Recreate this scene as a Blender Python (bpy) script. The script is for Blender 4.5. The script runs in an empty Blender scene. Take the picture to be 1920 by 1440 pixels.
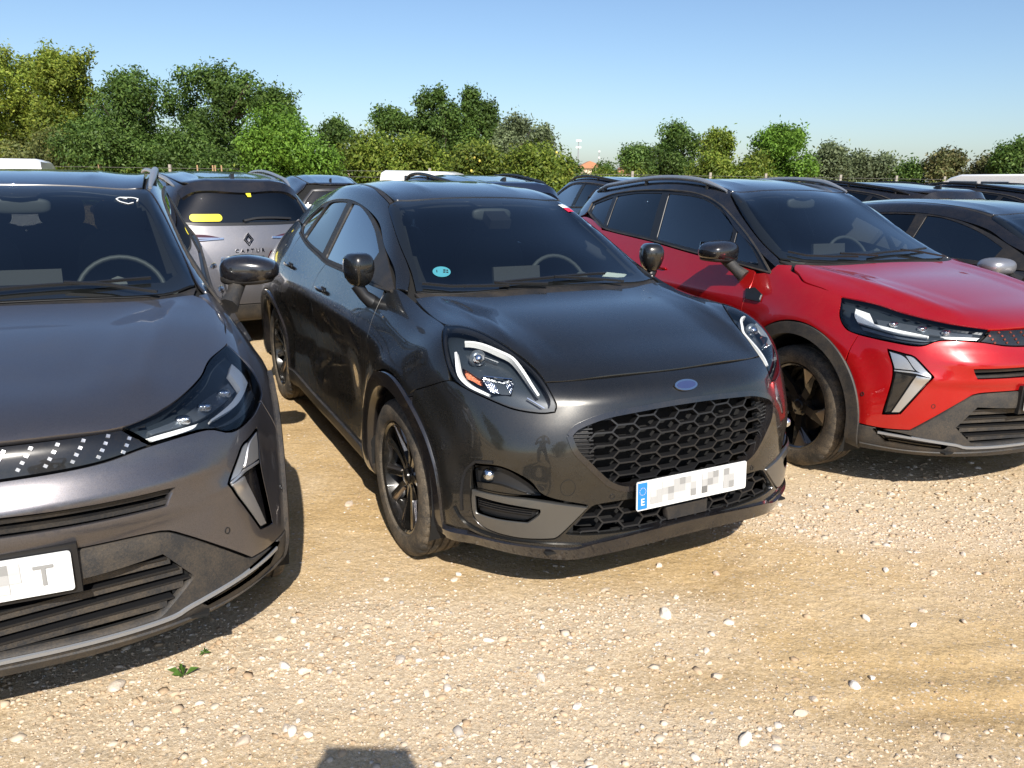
import bpy, math, random
import numpy as np
from mathutils import Vector
from mathutils.bvhtree import BVHTree
from mathutils.geometry import delaunay_2d_cdt
R = math.radians
SC = bpy.context.scene
COL = SC.collection
rng = np.random.default_rng(11)
random.seed(5)

# ---------------- camera ----------------
cam = bpy.data.cameras.new('camera'); cam_ob = bpy.data.objects.new('camera', cam); COL.objects.link(cam_ob)
CAM_H, PITCH, ROLL = 1.5732, .26651, .01451
cam.sensor_width = 36; cam.lens = 36*1435.56/1920; cam.clip_start = .004; cam.clip_end = 3000
from mathutils import Matrix
cam_ob.matrix_world = Matrix.Translation((0, 0, CAM_H)) @ Matrix.Rotation(math.pi/2-PITCH, 4, 'X') @ Matrix.Rotation(ROLL, 4, 'Z')
SC.camera = cam_ob
# ---------------- sky, sun, exposure ----------------
SUN_EL = R(40.4); SHX, SHY = -.211, .977          # shadows fall along (SHX, SHY)
w = bpy.data.worlds.new('World'); SC.world = w; w.use_nodes = True
nt = w.node_tree; nt.nodes.clear()
sky = nt.nodes.new('ShaderNodeTexSky'); sky.sky_type = 'NISHITA'; sky.sun_disc = False
sky.sun_elevation = SUN_EL; sky.sun_rotation = math.atan2(-SHX, -SHY)
sky.altitude = 0; sky.air_density = .95; sky.dust_density = .9; sky.ozone_density = 4.2
bg = nt.nodes.new('ShaderNodeBackground'); bg.inputs['Strength'].default_value = .105
wo = nt.nodes.new('ShaderNodeOutputWorld')
nt.links.new(sky.outputs[0], bg.inputs[0]); nt.links.new(bg.outputs[0], wo.inputs[0])
sun = bpy.data.lights.new('sun', 'SUN'); sun.energy = 5; sun.angle = R(.53); sun.color = (1, .945, .86)
so = bpy.data.objects.new('sun', sun); COL.objects.link(so)
so.rotation_euler = Vector((SHX*math.cos(SUN_EL), SHY*math.cos(SUN_EL), -math.sin(SUN_EL))).to_track_quat('-Z', 'Y').to_euler()
vs = SC.view_settings; vs.view_transform = 'Standard'; vs.look = 'None'; vs.gamma = 1; vs.exposure = .45
vs.use_curve_mapping = False
SC.cycles.max_bounces = 10; SC.cycles.transparent_max_bounces = 16; SC.cycles.sample_clamp_indirect = 8
SC.cycles.use_denoising = True

# ---------------- helpers ----------------
def tag(o, label=None, cat=None, group=None, kind=None):
    if label: o['label'] = label
    if cat: o['category'] = cat
    if group: o['group'] = group
    if kind: o['kind'] = kind
    return o
def empty(name, loc=(0, 0, 0), rz=0):
    o = bpy.data.objects.new(name, None); COL.objects.link(o); o.location = loc; o.rotation_euler = (0, 0, rz); return o
def meshob(name, V, F, m=None, parent=None, smooth=False, normals=None):
    me = bpy.data.meshes.new(name)
    me.from_pydata([tuple(map(float, v)) for v in V], [], F)
    if m:
        for mm in (m if isinstance(m, (list, tuple)) else [m]): me.materials.append(mm)
    if smooth or normals is not None: me.polygons.foreach_set('use_smooth', [True]*len(me.polygons))
    if normals is not None: me.normals_split_custom_set_from_vertices([tuple(map(float, n)) for n in normals])
    o = bpy.data.objects.new(name, me); COL.objects.link(o)
    if parent: o.parent = parent
    return o
def copy_tree(o, parent=None, swap=None):
    c = o.copy(); COL.objects.link(c)
    if parent is not None: c.parent = parent
    if swap and c.type == 'MESH':
        for i, s in enumerate(c.material_slots):
            if s.material and s.material.name in swap:
                k = s.material.name; s.link = 'OBJECT'; s.material = swap[k]
    for ch in list(o.children): copy_tree(ch, c, swap)
    return c
class MB:
    """collects simple solids into one mesh"""
    def __init__(s): s.v = []; s.f = []; s.mi = []
    def add(s, V, F, mi=0):
        b = len(s.v); s.v += [tuple(p) for p in V]; s.f += [[i+b for i in f] for f in F]; s.mi += [mi]*len(F); return s
    def box(s, c, d, rz=0, mi=0, ry=0, rx=0):
        M = Matrix.Translation(c) @ Matrix.Rotation(rz, 4, 'Z') @ Matrix.Rotation(ry, 4, 'Y') @ Matrix.Rotation(rx, 4, 'X')
        V = [M @ Vector((x*d[0]/2, y*d[1]/2, z*d[2]/2)) for x in (-1, 1) for y in (-1, 1) for z in (-1, 1)]
        return s.add(V, [[0, 1, 3, 2], [4, 6, 7, 5], [0, 4, 5, 1], [2, 3, 7, 6], [0, 2, 6, 4], [1, 5, 7, 3]], mi)
    def tube(s, pts, r, n=8, mi=0, cap=True):
        pts = [Vector(p) for p in pts]; rr = r if isinstance(r, (list, tuple)) else [r]*len(pts); V = []; F = []
        up = Vector((0, 0, 1))
        for i, p in enumerate(pts):
            t = (pts[min(i+1, len(pts)-1)]-pts[max(i-1, 0)]).normalized()
            a = t.cross(up)
            if a.length < .05: a = t.cross(Vector((0, 1, 0)))
            a.normalize(); b = t.cross(a)
            for k in range(n):
                q = 2*math.pi*k/n; V.append(p+(a*math.cos(q)+b*math.sin(q))*rr[i])
        for i in range(len(pts)-1):
            for k in range(n): F.append([i*n+k, i*n+(k+1) % n, (i+1)*n+(k+1) % n, (i+1)*n+k])
        if cap: F += [list(range(n))[::-1], [len(V)-n+k for k in range(n)]]
        return s.add(V, F, mi)
    def prism(s, poly, h, M=None, mi=0, bev=0):
        """poly in xy extruded to z=h"""
        M = M or Matrix()
        n = len(poly); V = [M @ Vector((p[0], p[1], 0)) for p in poly]+[M @ Vector((p[0], p[1], h)) for p in poly]
        return s.add(V, [list(range(n))[::-1], [n+k for k in range(n)]]+[[k, (k+1) % n, n+(k+1) % n, n+k] for k in range(n)], mi)
    def lathe(s, prof, n=48, mi=0, M=None, close=False):
        """prof (r, h) about local Y"""
        M = M or Matrix(); V = []; F = []; m = len(prof)
        for k in range(n):
            a = 2*math.pi*k/n
            for r, h in prof: V.append(M @ Vector((r*math.cos(a), h, r*math.sin(a))))
        for k in range(n):
            for i in range(m-1): F.append([k*m+i, k*m+i+1, ((k+1) % n)*m+i+1, ((k+1) % n)*m+i])
        return s.add(V, F, mi)
    def build(s, name, m, parent=None, smooth=False, auto=None):
        o = meshob(name, s.v, s.f, m, parent, smooth)
        if isinstance(m, (list, tuple)): o.data.polygons.foreach_set('material_index', s.mi)
        if auto is not None:
            o.data.polygons.foreach_set('use_smooth', [True]*len(s.f)); o.data.set_sharp_from_angle(angle=R(auto))
        return o

# ---------------- materials ----------------
MATS = {}
def node(nt, t, **k):
    n = nt.nodes.new(t)
    for a, b in k.items():
        if a in n.inputs.keys() if hasattr(n.inputs, 'keys') else False: n.inputs[a].default_value = b
        else: setattr(n, a, b)
    return n
def mat(name, col, rough=.5, metal=0, coat=0, dirt=0, dirtcol=(.30, .22, .13), flake=0, bump=0, bscale=40, spec=.5, coatr=.03, emis=0):
    m = bpy.data.materials.new(name); m.use_nodes = True; nt = m.node_tree; b = nt.nodes['Principled BSDF']; L = nt.links.new
    b.inputs['Base Color'].default_value = (*col, 1); b.inputs['Roughness'].default_value = rough
    b.inputs['Metallic'].default_value = metal; b.inputs['Coat Weight'].default_value = coat; b.inputs['Coat Roughness'].default_value = coatr
    b.inputs['Specular IOR Level'].default_value = spec
    if emis: b.inputs['Emission Color'].default_value = (*col, 1); b.inputs['Emission Strength'].default_value = emis
    tc = nt.nodes.new('ShaderNodeTexCoord'); src = None
    if flake:
        v = nt.nodes.new('ShaderNodeTexVoronoi'); v.inputs['Scale'].default_value = 900; L(tc.outputs['Object'], v.inputs['Vector'])
        mx = nt.nodes.new('ShaderNodeMix'); mx.data_type = 'RGBA'; mx.inputs[0].default_value = flake; mx.blend_type = 'OVERLAY'
        mx.inputs[6].default_value = (*col, 1); L(v.outputs['Color'], mx.inputs[7]); 
        hs = nt.nodes.new('ShaderNodeHueSaturation'); hs.inputs['Saturation'].default_value = 0; L(v.outputs['Color'], hs.inputs['Color']); L(hs.outputs[0], mx.inputs[7])
        src = mx.outputs[2]; L(src, b.inputs['Base Color'])
    if dirt:
        n1 = nt.nodes.new('ShaderNodeTexNoise'); n1.inputs['Scale'].default_value = 7; n1.inputs['Detail'].default_value = 9; n1.inputs['Roughness'].default_value = .72
        L(tc.outputs['Object'], n1.inputs['Vector'])
        n2 = nt.nodes.new('ShaderNodeTexNoise'); n2.inputs['Scale'].default_value = 160; n2.inputs['Detail'].default_value = 3; L(tc.outputs['Object'], n2.inputs['Vector'])
        ad = nt.nodes.new('ShaderNodeMath'); ad.operation = 'MULTIPLY_ADD'; L(n2.outputs[0], ad.inputs[0]); ad.inputs[1].default_value = .45; L(n1.outputs[0], ad.inputs[2])
        mr = nt.nodes.new('ShaderNodeMapRange'); L(ad.outputs[0], mr.inputs[0]); mr.inputs[1].default_value = .62; mr.inputs[2].default_value = 1.02; mr.inputs[4].default_value = dirt
        mx = nt.nodes.new('ShaderNodeMix'); mx.data_type = 'RGBA'; L(mr.outputs[0], mx.inputs[0])
        if src: L(src, mx.inputs[6])
        else: mx.inputs[6].default_value = (*col, 1)
        mx.inputs[7].default_value = (*dirtcol, 1); L(mx.outputs[2], b.inputs['Base Color'])
        ra = nt.nodes.new('ShaderNodeMapRange'); L(mr.outputs[0], ra.inputs[0]); ra.inputs[2].default_value = 1; ra.inputs[3].default_value = rough; ra.inputs[4].default_value = .85
        L(ra.outputs[0], b.inputs['Roughness'])
        if coat:
            rc = nt.nodes.new('ShaderNodeMapRange'); L(mr.outputs[0], rc.inputs[0]); rc.inputs[3].default_value = coat; rc.inputs[4].default_value = coat*.3
            L(rc.outputs[0], b.inputs['Coat Weight'])
    if bump:
        n = nt.nodes.new('ShaderNodeTexNoise'); n.inputs['Scale'].default_value = bscale; n.inputs['Detail'].default_value = 6; L(tc.outputs['Object'], n.inputs['Vector'])
        bp = nt.nodes.new('ShaderNodeBump'); bp.inputs['Strength'].default_value = bump; bp.inputs['Distance'].default_value = .01; L(n.outputs[0], bp.inputs['Height']); L(bp.outputs[0], b.inputs['Normal'])
    MATS[name] = m; return m
def glass(name, tint, rough=0, refl=1.0):
    m = bpy.data.materials.new(name); m.use_nodes = True; nt = m.node_tree; nt.nodes.clear(); L = nt.links.new
    fr = nt.nodes.new('ShaderNodeFresnel'); fr.inputs[0].default_value = 1.52
    mu = nt.nodes.new('ShaderNodeMath'); mu.operation = 'MULTIPLY'; mu.use_clamp = True; L(fr.outputs[0], mu.inputs[0]); mu.inputs[1].default_value = refl
    tr = nt.nodes.new('ShaderNodeBsdfTransparent'); tr.inputs[0].default_value = (*tint, 1)
    gl = nt.nodes.new('ShaderNodeBsdfGlossy'); gl.inputs['Roughness'].default_value = rough
    mx = nt.nodes.new('ShaderNodeMixShader'); L(mu.outputs[0], mx.inputs[0]); L(tr.outputs[0], mx.inputs[1]); L(gl.outputs[0], mx.inputs[2])
    o = nt.nodes.new('ShaderNodeOutputMaterial'); L(mx.outputs[0], o.inputs[0]); MATS[name] = m; return m
PAINT_DG = mat('paint_dark_grey', (.030, .030, .029), .27, .75, 1, flake=.25, dirt=.04)
PAINT_GM = mat('paint_mauve_grey', (.108, .104, .114), .34, .8, 1, flake=.3, dirt=.10)
PAINT_RED = mat('paint_red', (.44, .002, .005), .28, .45, 1, flake=.15, dirt=.06)
PAINT_SIL = mat('paint_silver_grey', (.20, .195, .205), .36, .8, 1, flake=.3, dirt=.1)
PAINT_BLK = mat('paint_gloss_black', (.008, .008, .010), .22, 0, 1, dirt=.06)
PAINT_WHT = mat('paint_white', (.8, .8, .8), .35, 0, .6)
PAINT_NAVY = mat('paint_dark_blue', (.02, .03, .06), .3, .5, 1)
PLAS = mat('black_plastic', (.014, .014, .015), .5, dirt=.12, bump=.15, bscale=300)
PLASC = mat('clean_black_plastic', (.012, .012, .013), .42)
CLAD = mat('grey_cladding', (.024, .024, .025), .6, dirt=.24, bump=.2, bscale=350)
DARK = mat('dark_void', (.004, .004, .004), .9)
RUB = mat('rubber', (.02, .02, .02), .65)
TYRE = mat('tyre_rubber', (.028, .026, .024), .8, dirt=.75, dirtcol=(.26, .20, .13), bump=.2, bscale=120)
RIMB = mat('rim_gloss_black', (.008, .008, .008), .22, .1, .8, dirt=.05)
RIMM = mat('rim_machined', (.38, .34, .31), .30, 1, dirt=.4)
DISC = mat('brake_disc', (.10, .09, .085), .5, 1)
CHR = mat('chrome', (.75, .76, .78), .08, 1)
SILV = mat('satin_silver', (.62, .62, .63), .32, .85)
RAILM = mat('rail_grey', (.36, .38, .41), .38, .6)
DRL = mat('white_light_guide', (.95, .95, .92), .35, 0, .5)
REFL = mat('lamp_reflector', (.8, .82, .84), .12, 1, bump=.5, bscale=90)
LAMPIN = mat('lamp_inner_dark', (.026, .034, .042), .3, 0, .3)
LAMPG = mat('lamp_inner_grey', (.13, .15, .17), .3, .5)
ORANGE = mat('orange_reflector', (.75, .22, .10), .3, .3, bump=.6, bscale=200)
INT = mat('interior_dark', (.032, .034, .036), .7)
CHIP = mat('chip_copper', (.22, .05, .03), .4, .6); BLADE = mat('satin_bumper_grey', (.15, .15, .145), .36, .8, .6)
INTM = mat('steering_grey', (.04, .045, .045), .6)
INTG = mat('interior_grey', (.11, .125, .12), .75)
SEAT = mat('seat_cloth', (.055, .058, .062), .9)
YEL = mat('yellow_sticker', (.85, .72, .02), .5)
PAPER = mat('paper', (.75, .8, .72), .8)
PLW = mat('plate_white', (.72, .73, .72), .4)
PLB = mat('plate_blue', (.02, .20, .62), .4)
TEAL = mat('teal_sticker', (.05, .24, .29), .5)
BLUE = mat('badge_blue', (.035, .05, .13), .25, .2, 1)
REDL = mat('red_tail_lamp', (.05, .006, .008), .15, 0, 1)
PIX = [mat('plate_print_%s' % n, (g, g, g*.98), .5) for n, g in (('pale', .50), ('light', .40), ('mid', .27), ('dark', .15))]
GWS = glass('windscreen_glass', (.78, .84, .83), 0, 2.0)
GSIDE = glass('side_glass', (.60, .66, .66), 0, 3.2)
GPRIV = glass('privacy_glass', (.06, .065, .07), 0, 1.7)
GLENS = glass('lamp_lens', (.92, .94, .96), 0, .9)
# ---- car body base surfaces: half sections (x fwd, y half width, z up) ----
def ring(x0, pts):
    """pts: list of (dx,y,z)"""
    return [(x0+p[0], p[1], p[2]) for p in pts]
def low(x, w, s=0.0):
    """rows 5..9 of a station: side of the body below the belt, w = (y5,y6,y7,y8), s lifts"""
    return [(x,w[0],.80+s),(x,w[1],.60+s),(x,w[2],.40+s),(x,w[3],.24+s),(x,w[3]-.10,.19+s)]
def st(x, t, w, j4, z5=.82, z6=.60, z7=.40, z8=.23):
    return list(t)+[j4]+[(x,w[0],z5),(x,w[1],z6),(x,w[2],z7),(x,w[3],z8),(x,w[3]-.1,z8-.04)]
HATCH = dict(
 st=[
  [(.70,0,.865),(.685,.25,.862),(.62,.48,.855),(.46,.705,.893), (.51,.735,.785),(.56,.735,.66),(.58,.75,.52),(.57,.755,.37),(.52,.735,.245),(.44,.64,.205)],
  st(.28,[(.38,0,.965),(.37,.27,.965),(.34,.49,.965),(.27,.69,.99)],(.855,.87,.88,.855),(.28,.815,.905),.73,.55,.38,.235),
  st(0,[(.08,0,1.025),(.07,.28,1.025),(.04,.51,1.02),(-.0,.69,1.01)],(.885,.90,.90,.885),(0,.81,.915),.77,.60,.40,.22),
  st(-.32,[(-.22,0,1.065),(-.23,.28,1.064),(-.26,.52,1.055),(-.32,.705,1.047)],(.865,.875,.875,.86),(-.32,.795,.962),.83,.62),
  st(-.60,[(-.45,0,1.19),(-.47,.29,1.185),(-.52,.52,1.17),(-.60,.66,1.17)],(.86,.865,.868,.855),(-.60,.79,.985),.85,.62),
  st(-.85,[(-.72,0,1.32),(-.74,.28,1.315),(-.78,.48,1.305),(-.86,.60,1.305)],(.855,.865,.868,.855),(-.88,.785,.995),.85,.62),
  st(-1.15,[(-1.03,0,1.45),(-1.04,.26,1.445),(-1.08,.45,1.435),(-1.16,.565,1.402)],(.855,.865,.868,.855),(-1.16,.785,1.005),.86,.62),
  st(-1.60,[(-1.50,0,1.52),(-1.5,.27,1.517),(-1.52,.46,1.495),(-1.60,.58,1.422)],(.86,.868,.87,.86),(-1.60,.79,1.015),.87,.62),
  st(-2.10,[(-2.1,0,1.525),(-2.1,.27,1.52),(-2.1,.46,1.49),(-2.1,.57,1.415)],(.885,.88,.872,.86),(-2.10,.795,1.035),.88,.62),
  st(-2.60,[(-2.6,0,1.475),(-2.6,.26,1.47),(-2.6,.44,1.44),(-2.6,.54,1.36)],(.91,.91,.905,.885),(-2.60,.80,1.075),.85,.62),
  st(-3.0,[(-3.02,0,1.42),(-3.02,.26,1.415),(-3.0,.43,1.39),(-2.98,.53,1.31)],(.88,.89,.89,.87),(-2.98,.75,1.08),.84,.60),
  [(-3.2,0,1.36),(-3.19,.25,1.355),(-3.16,.40,1.33),(-3.10,.51,1.26),(-3.2,.69,1.06),(-3.24,.78,.84),(-3.24,.80,.60),(-3.22,.80,.42),(-3.18,.79,.26),(-3.1,.70,.22)],
 ],
 front=[
  [(.765,0,.79),(.75,.27,.785),(.68,.50,.775)],
  [(.80,0,.68),(.785,.28,.68),(.715,.53,.67)],
  [(.815,0,.52),(.80,.29,.52),(.73,.55,.515)],
  [(.82,0,.36),(.805,.30,.36),(.73,.56,.355)],
  [(.83,0,.255),(.815,.30,.255),(.72,.57,.25)],
  [(.76,0,.225),(.74,.30,.225),(.64,.52,.22)],
 ],
 rear=[
  [(-3.30,0,1.10),(-3.29,.26,1.10),(-3.27,.48,1.08)],
  [(-3.37,0,.86),(-3.36,.28,.86),(-3.33,.55,.85)],
  [(-3.40,0,.60),(-3.39,.29,.60),(-3.35,.58,.60)],
  [(-3.40,0,.44),(-3.39,.29,.44),(-3.35,.58,.44)],
  [(-3.34,0,.28),(-3.33,.29,.28),(-3.29,.58,.28)],
  [(-3.2,0,.24),(-3.2,.29,.24),(-3.18,.56,.24)],
 ], wb=2.588, r=.336)
CROSS = dict(
 st=[
  [(.76,0,.925),(.75,.25,.92),(.70,.46,.905),(.54,.68,.875),(.575,.735,.80),(.595,.755,.68),(.60,.77,.53),(.59,.78,.38),(.54,.765,.255),(.44,.66,.225)],
  st(.28,[(.42,0,1.0),(.41,.27,.997),(.37,.48,.985),(.30,.66,.955)],(.85,.88,.885,.87),(.30,.785,.88),.75,.57,.38,.26),
  st(0,[(.06,0,1.055),(.05,.28,1.052),(.03,.51,1.045),(0,.69,1.02)],(.885,.90,.90,.885),(0,.81,.94),.79,.61,.40,.22),
  st(-.33,[(-.26,0,1.095),(-.27,.28,1.093),(-.30,.53,1.085),(-.36,.705,1.077)],(.87,.88,.88,.865),(-.34,.79,.98),.84,.62),
  st(-.66,[(-.53,0,1.225),(-.55,.29,1.22),(-.60,.52,1.205),(-.68,.655,1.195)],(.865,.87,.873,.86),(-.68,.775,.995),.86,.62),
  st(-.95,[(-.82,0,1.365),(-.84,.28,1.36),(-.88,.49,1.35),(-.96,.605,1.335)],(.865,.87,.873,.86),(-.97,.775,1.005),.86,.62),
  st(-1.25,[(-1.14,0,1.495),(-1.15,.26,1.49),(-1.19,.46,1.48),(-1.25,.575,1.45)],(.865,.87,.873,.86),(-1.25,.782,1.015),.86,.62),
  st(-1.70,[(-1.65,0,1.56),(-1.65,.27,1.557),(-1.67,.47,1.54),(-1.70,.60,1.49)],(.87,.875,.873,.86),(-1.70,.795,1.025),.87,.62),
  st(-2.20,[(-2.2,0,1.565),(-2.2,.27,1.56),(-2.2,.47,1.54),(-2.2,.595,1.48)],(.885,.885,.875,.86),(-2.20,.81,1.045),.88,.62),
  st(-2.65,[(-2.65,0,1.54),(-2.65,.26,1.535),(-2.65,.46,1.515),(-2.65,.58,1.44)],(.905,.91,.905,.885),(-2.65,.81,1.075),.86,.62),
  st(-3.1,[(-3.1,0,1.505),(-3.1,.26,1.50),(-3.1,.44,1.475),(-3.08,.555,1.39)],(.88,.89,.89,.87),(-3.10,.77,1.09),.85,.60),
  [(-3.36,0,1.45),(-3.35,.25,1.445),(-3.31,.42,1.42),(-3.24,.535,1.335),(-3.34,.70,1.08),(-3.40,.78,.86),(-3.40,.81,.60),(-3.38,.81,.42),(-3.34,.80,.26),(-3.26,.70,.22)],
 ],
 front=[
  [(.83,0,.83),(.82,.27,.825),(.745,.51,.81)],
  [(.865,0,.71),(.85,.28,.71),(.765,.54,.695)],
  [(.87,0,.55),(.855,.29,.55),(.765,.55,.54)],
  [(.86,0,.38),(.845,.29,.38),(.755,.56,.37)],
  [(.84,0,.275),(.825,.29,.275),(.73,.56,.27)],
  [(.76,0,.24),(.74,.29,.24),(.64,.53,.235)],
 ],
 rear=[
  [(-3.46,0,1.10),(-3.45,.26,1.10),(-3.42,.49,1.09)],
  [(-3.52,0,.88),(-3.51,.28,.88),(-3.48,.56,.87)],
  [(-3.56,0,.60),(-3.55,.29,.60),(-3.51,.59,.60)],
  [(-3.56,0,.44),(-3.55,.29,.44),(-3.51,.59,.44)],
  [(-3.50,0,.28),(-3.49,.29,.28),(-3.45,.58,.28)],
  [(-3.38,0,.24),(-3.38,.29,.24),(-3.35,.56,.24)],
 ], wb=2.638, r=.343)

def cage_mesh(c):
    """verts, faces of the full symmetric cage"""
    V=[];F=[];ix={}
    def vid(p,s):
        y=p[1]*s
        k=(round(p[0],5),round(y,5)+0.0,round(p[2],5))
        if k not in ix: ix[k]=len(V); V.append((p[0],y,p[2]))
        return ix[k]
    S=c['st']
    for s in (1,-1):
        def q(a,b,cc,d):
            f=[vid(a,s),vid(b,s),vid(cc,s),vid(d,s)]
            F.append(f if s==1 else f[::-1])
        for i in range(len(S)-1):
            for j in range(9): q(S[i][j],S[i][j+1],S[i+1][j+1],S[i+1][j])
        for cap,R,fl in ((c['front'],S[0],0),(c['rear'],S[-1],1)):
            rows=[[R[0],R[1],R[2],R[3]]]+[list(r)+[R[4+k]] for k,r in enumerate(cap)]
            for a in range(6):
                for b in range(3):
                    if fl: q(rows[a][b],rows[a][b+1],rows[a+1][b+1],rows[a+1][b])
                    else: q(rows[a][b],rows[a+1][b],rows[a+1][b+1],rows[a][b+1])
    return V,F
# ---------------- conformal panels on the smooth body surface ----------------
def smoothpoly(P, closed=True, step=.02, ang=42, sm=True):
    """Catmull-Rom resample keeping corners sharper than ang; P: n x k array"""
    P = np.array(P, float); n = len(P)
    if closed and np.linalg.norm(P[0]-P[-1]) < 1e-6: P = P[:-1]; n -= 1
    idx = range(n) if closed else range(n-1); out = []
    def corner(i):
        if not sm: return True
        if not closed and i in (0, n-1): return True
        a = P[i]-P[i-1]; b = P[(i+1) % n]-P[i]; c = a@b/(np.linalg.norm(a)*np.linalg.norm(b)+1e-12)
        return c < math.cos(R(ang))
    for i in idx:
        a, b = P[i], P[(i+1) % n]; ca, cb = corner(i), corner((i+1) % n)
        L = np.linalg.norm(b-a); k = max(1, int(math.ceil(L/step)))
        ta = (b-a) if ca else (b-P[i-1])*.5; tb = (b-a) if cb else (P[(i+2) % n]-a)*.5
        for t in (ta, tb):
            l = np.linalg.norm(t)
            if l > L*1.3: t *= L*1.3/l
        for j in range(k):
            t = j/k; out.append((2*t**3-3*t*t+1)*a+(t**3-2*t*t+t)*ta+(-2*t**3+3*t*t)*b+(t**3-t*t)*tb)
    if not closed: out.append(P[-1])
    return np.array(out)
def inpoly(Q, P):
    x, y = Q[:, 0], Q[:, 1]; c = np.zeros(len(Q), bool); n = len(P)
    for i in range(n):
        x1, y1 = P[i]; x2, y2 = P[(i+1) % n]
        if y1 == y2: continue
        m = ((y1 > y) != (y2 > y)); c ^= m & (x < (x2-x1)*(y-y1)/(y2-y1)+x1)
    return c
def segdist(Q, P):
    d = np.full(len(Q), 9e9); n = len(P)
    for i in range(n):
        a, b = P[i], P[(i+1) % n]; ab = b-a; t = np.clip(((Q-a)@ab)/(ab@ab+1e-15), 0, 1)
        d = np.minimum(d, np.linalg.norm(Q-(a+t[:, None]*ab), axis=1))
    return d
def inset(P, g):
    if not g: return P
    A = .5*np.sum(P[:, 0]*np.roll(P[:, 1], -1)-np.roll(P[:, 0], -1)*P[:, 1]); s = 1 if A > 0 else -1
    e = np.roll(P, -1, 0)-np.roll(P, 1, 0); nrm = np.stack([-e[:, 1], e[:, 0]], 1); nrm /= np.linalg.norm(nrm, axis=1)[:, None]+1e-12
    return P+nrm*g*s
class Chart:
    def __init__(s, kind, sgn=-1, xc=-.2, d=None):
        s.k = kind; s.s = sgn; s.xc = xc
        if kind == 'dir':
            d = Vector(d).normalized(); s.d = d; a = Vector((0, 0, 1)).cross(d).normalized(); s.a = a; s.b = d.cross(a)
    def uv(s, P):
        P = np.atleast_2d(np.array(P, float)); x, y, z = P[:, 0], P[:, 1], P[:, 2]
        if s.k == 'side': return np.stack([x, z], 1)
        if s.k == 'top': return np.stack([x, y], 1)
        if s.k in ('front', 'rear'): return np.stack([y, z], 1)
        if s.k == 'cyl': return np.stack([np.arctan2(y, (x-s.xc))*.9, z], 1)
        if s.k == 'cylr': return np.stack([np.arctan2(y, (s.xc-x))*.9, z], 1)
        return np.stack([P@np.array(s.a), P@np.array(s.b)], 1)
    def ray(s, u, v):
        if s.k == 'side': return Vector((u, 4*s.s, v)), Vector((0, -s.s, 0))
        if s.k == 'top': return Vector((u, v, 5)), Vector((0, 0, -1))
        if s.k == 'front': return Vector((5, u, v)), Vector((-1, 0, 0))
        if s.k == 'rear': return Vector((-9, u, v)), Vector((1, 0, 0))
        if s.k in ('cyl', 'cylr'):
            a = u/.9; d = Vector((math.cos(a)*(1 if s.k == 'cyl' else -1), math.sin(a), 0)); return Vector((s.xc, 0, v))+d*4, -d
        return s.a*u+s.b*v+s.d*6, -s.d
TOP = Chart('top'); SIDE = Chart('side'); FRONT = Chart('front'); REAR = Chart('rear'); CYL = Chart('cyl'); CYLR = Chart('cylr', xc=-2.7)
def DIR(*d): return Chart('dir', d=d)
DIAG = DIR(0, -1, 1)

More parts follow.
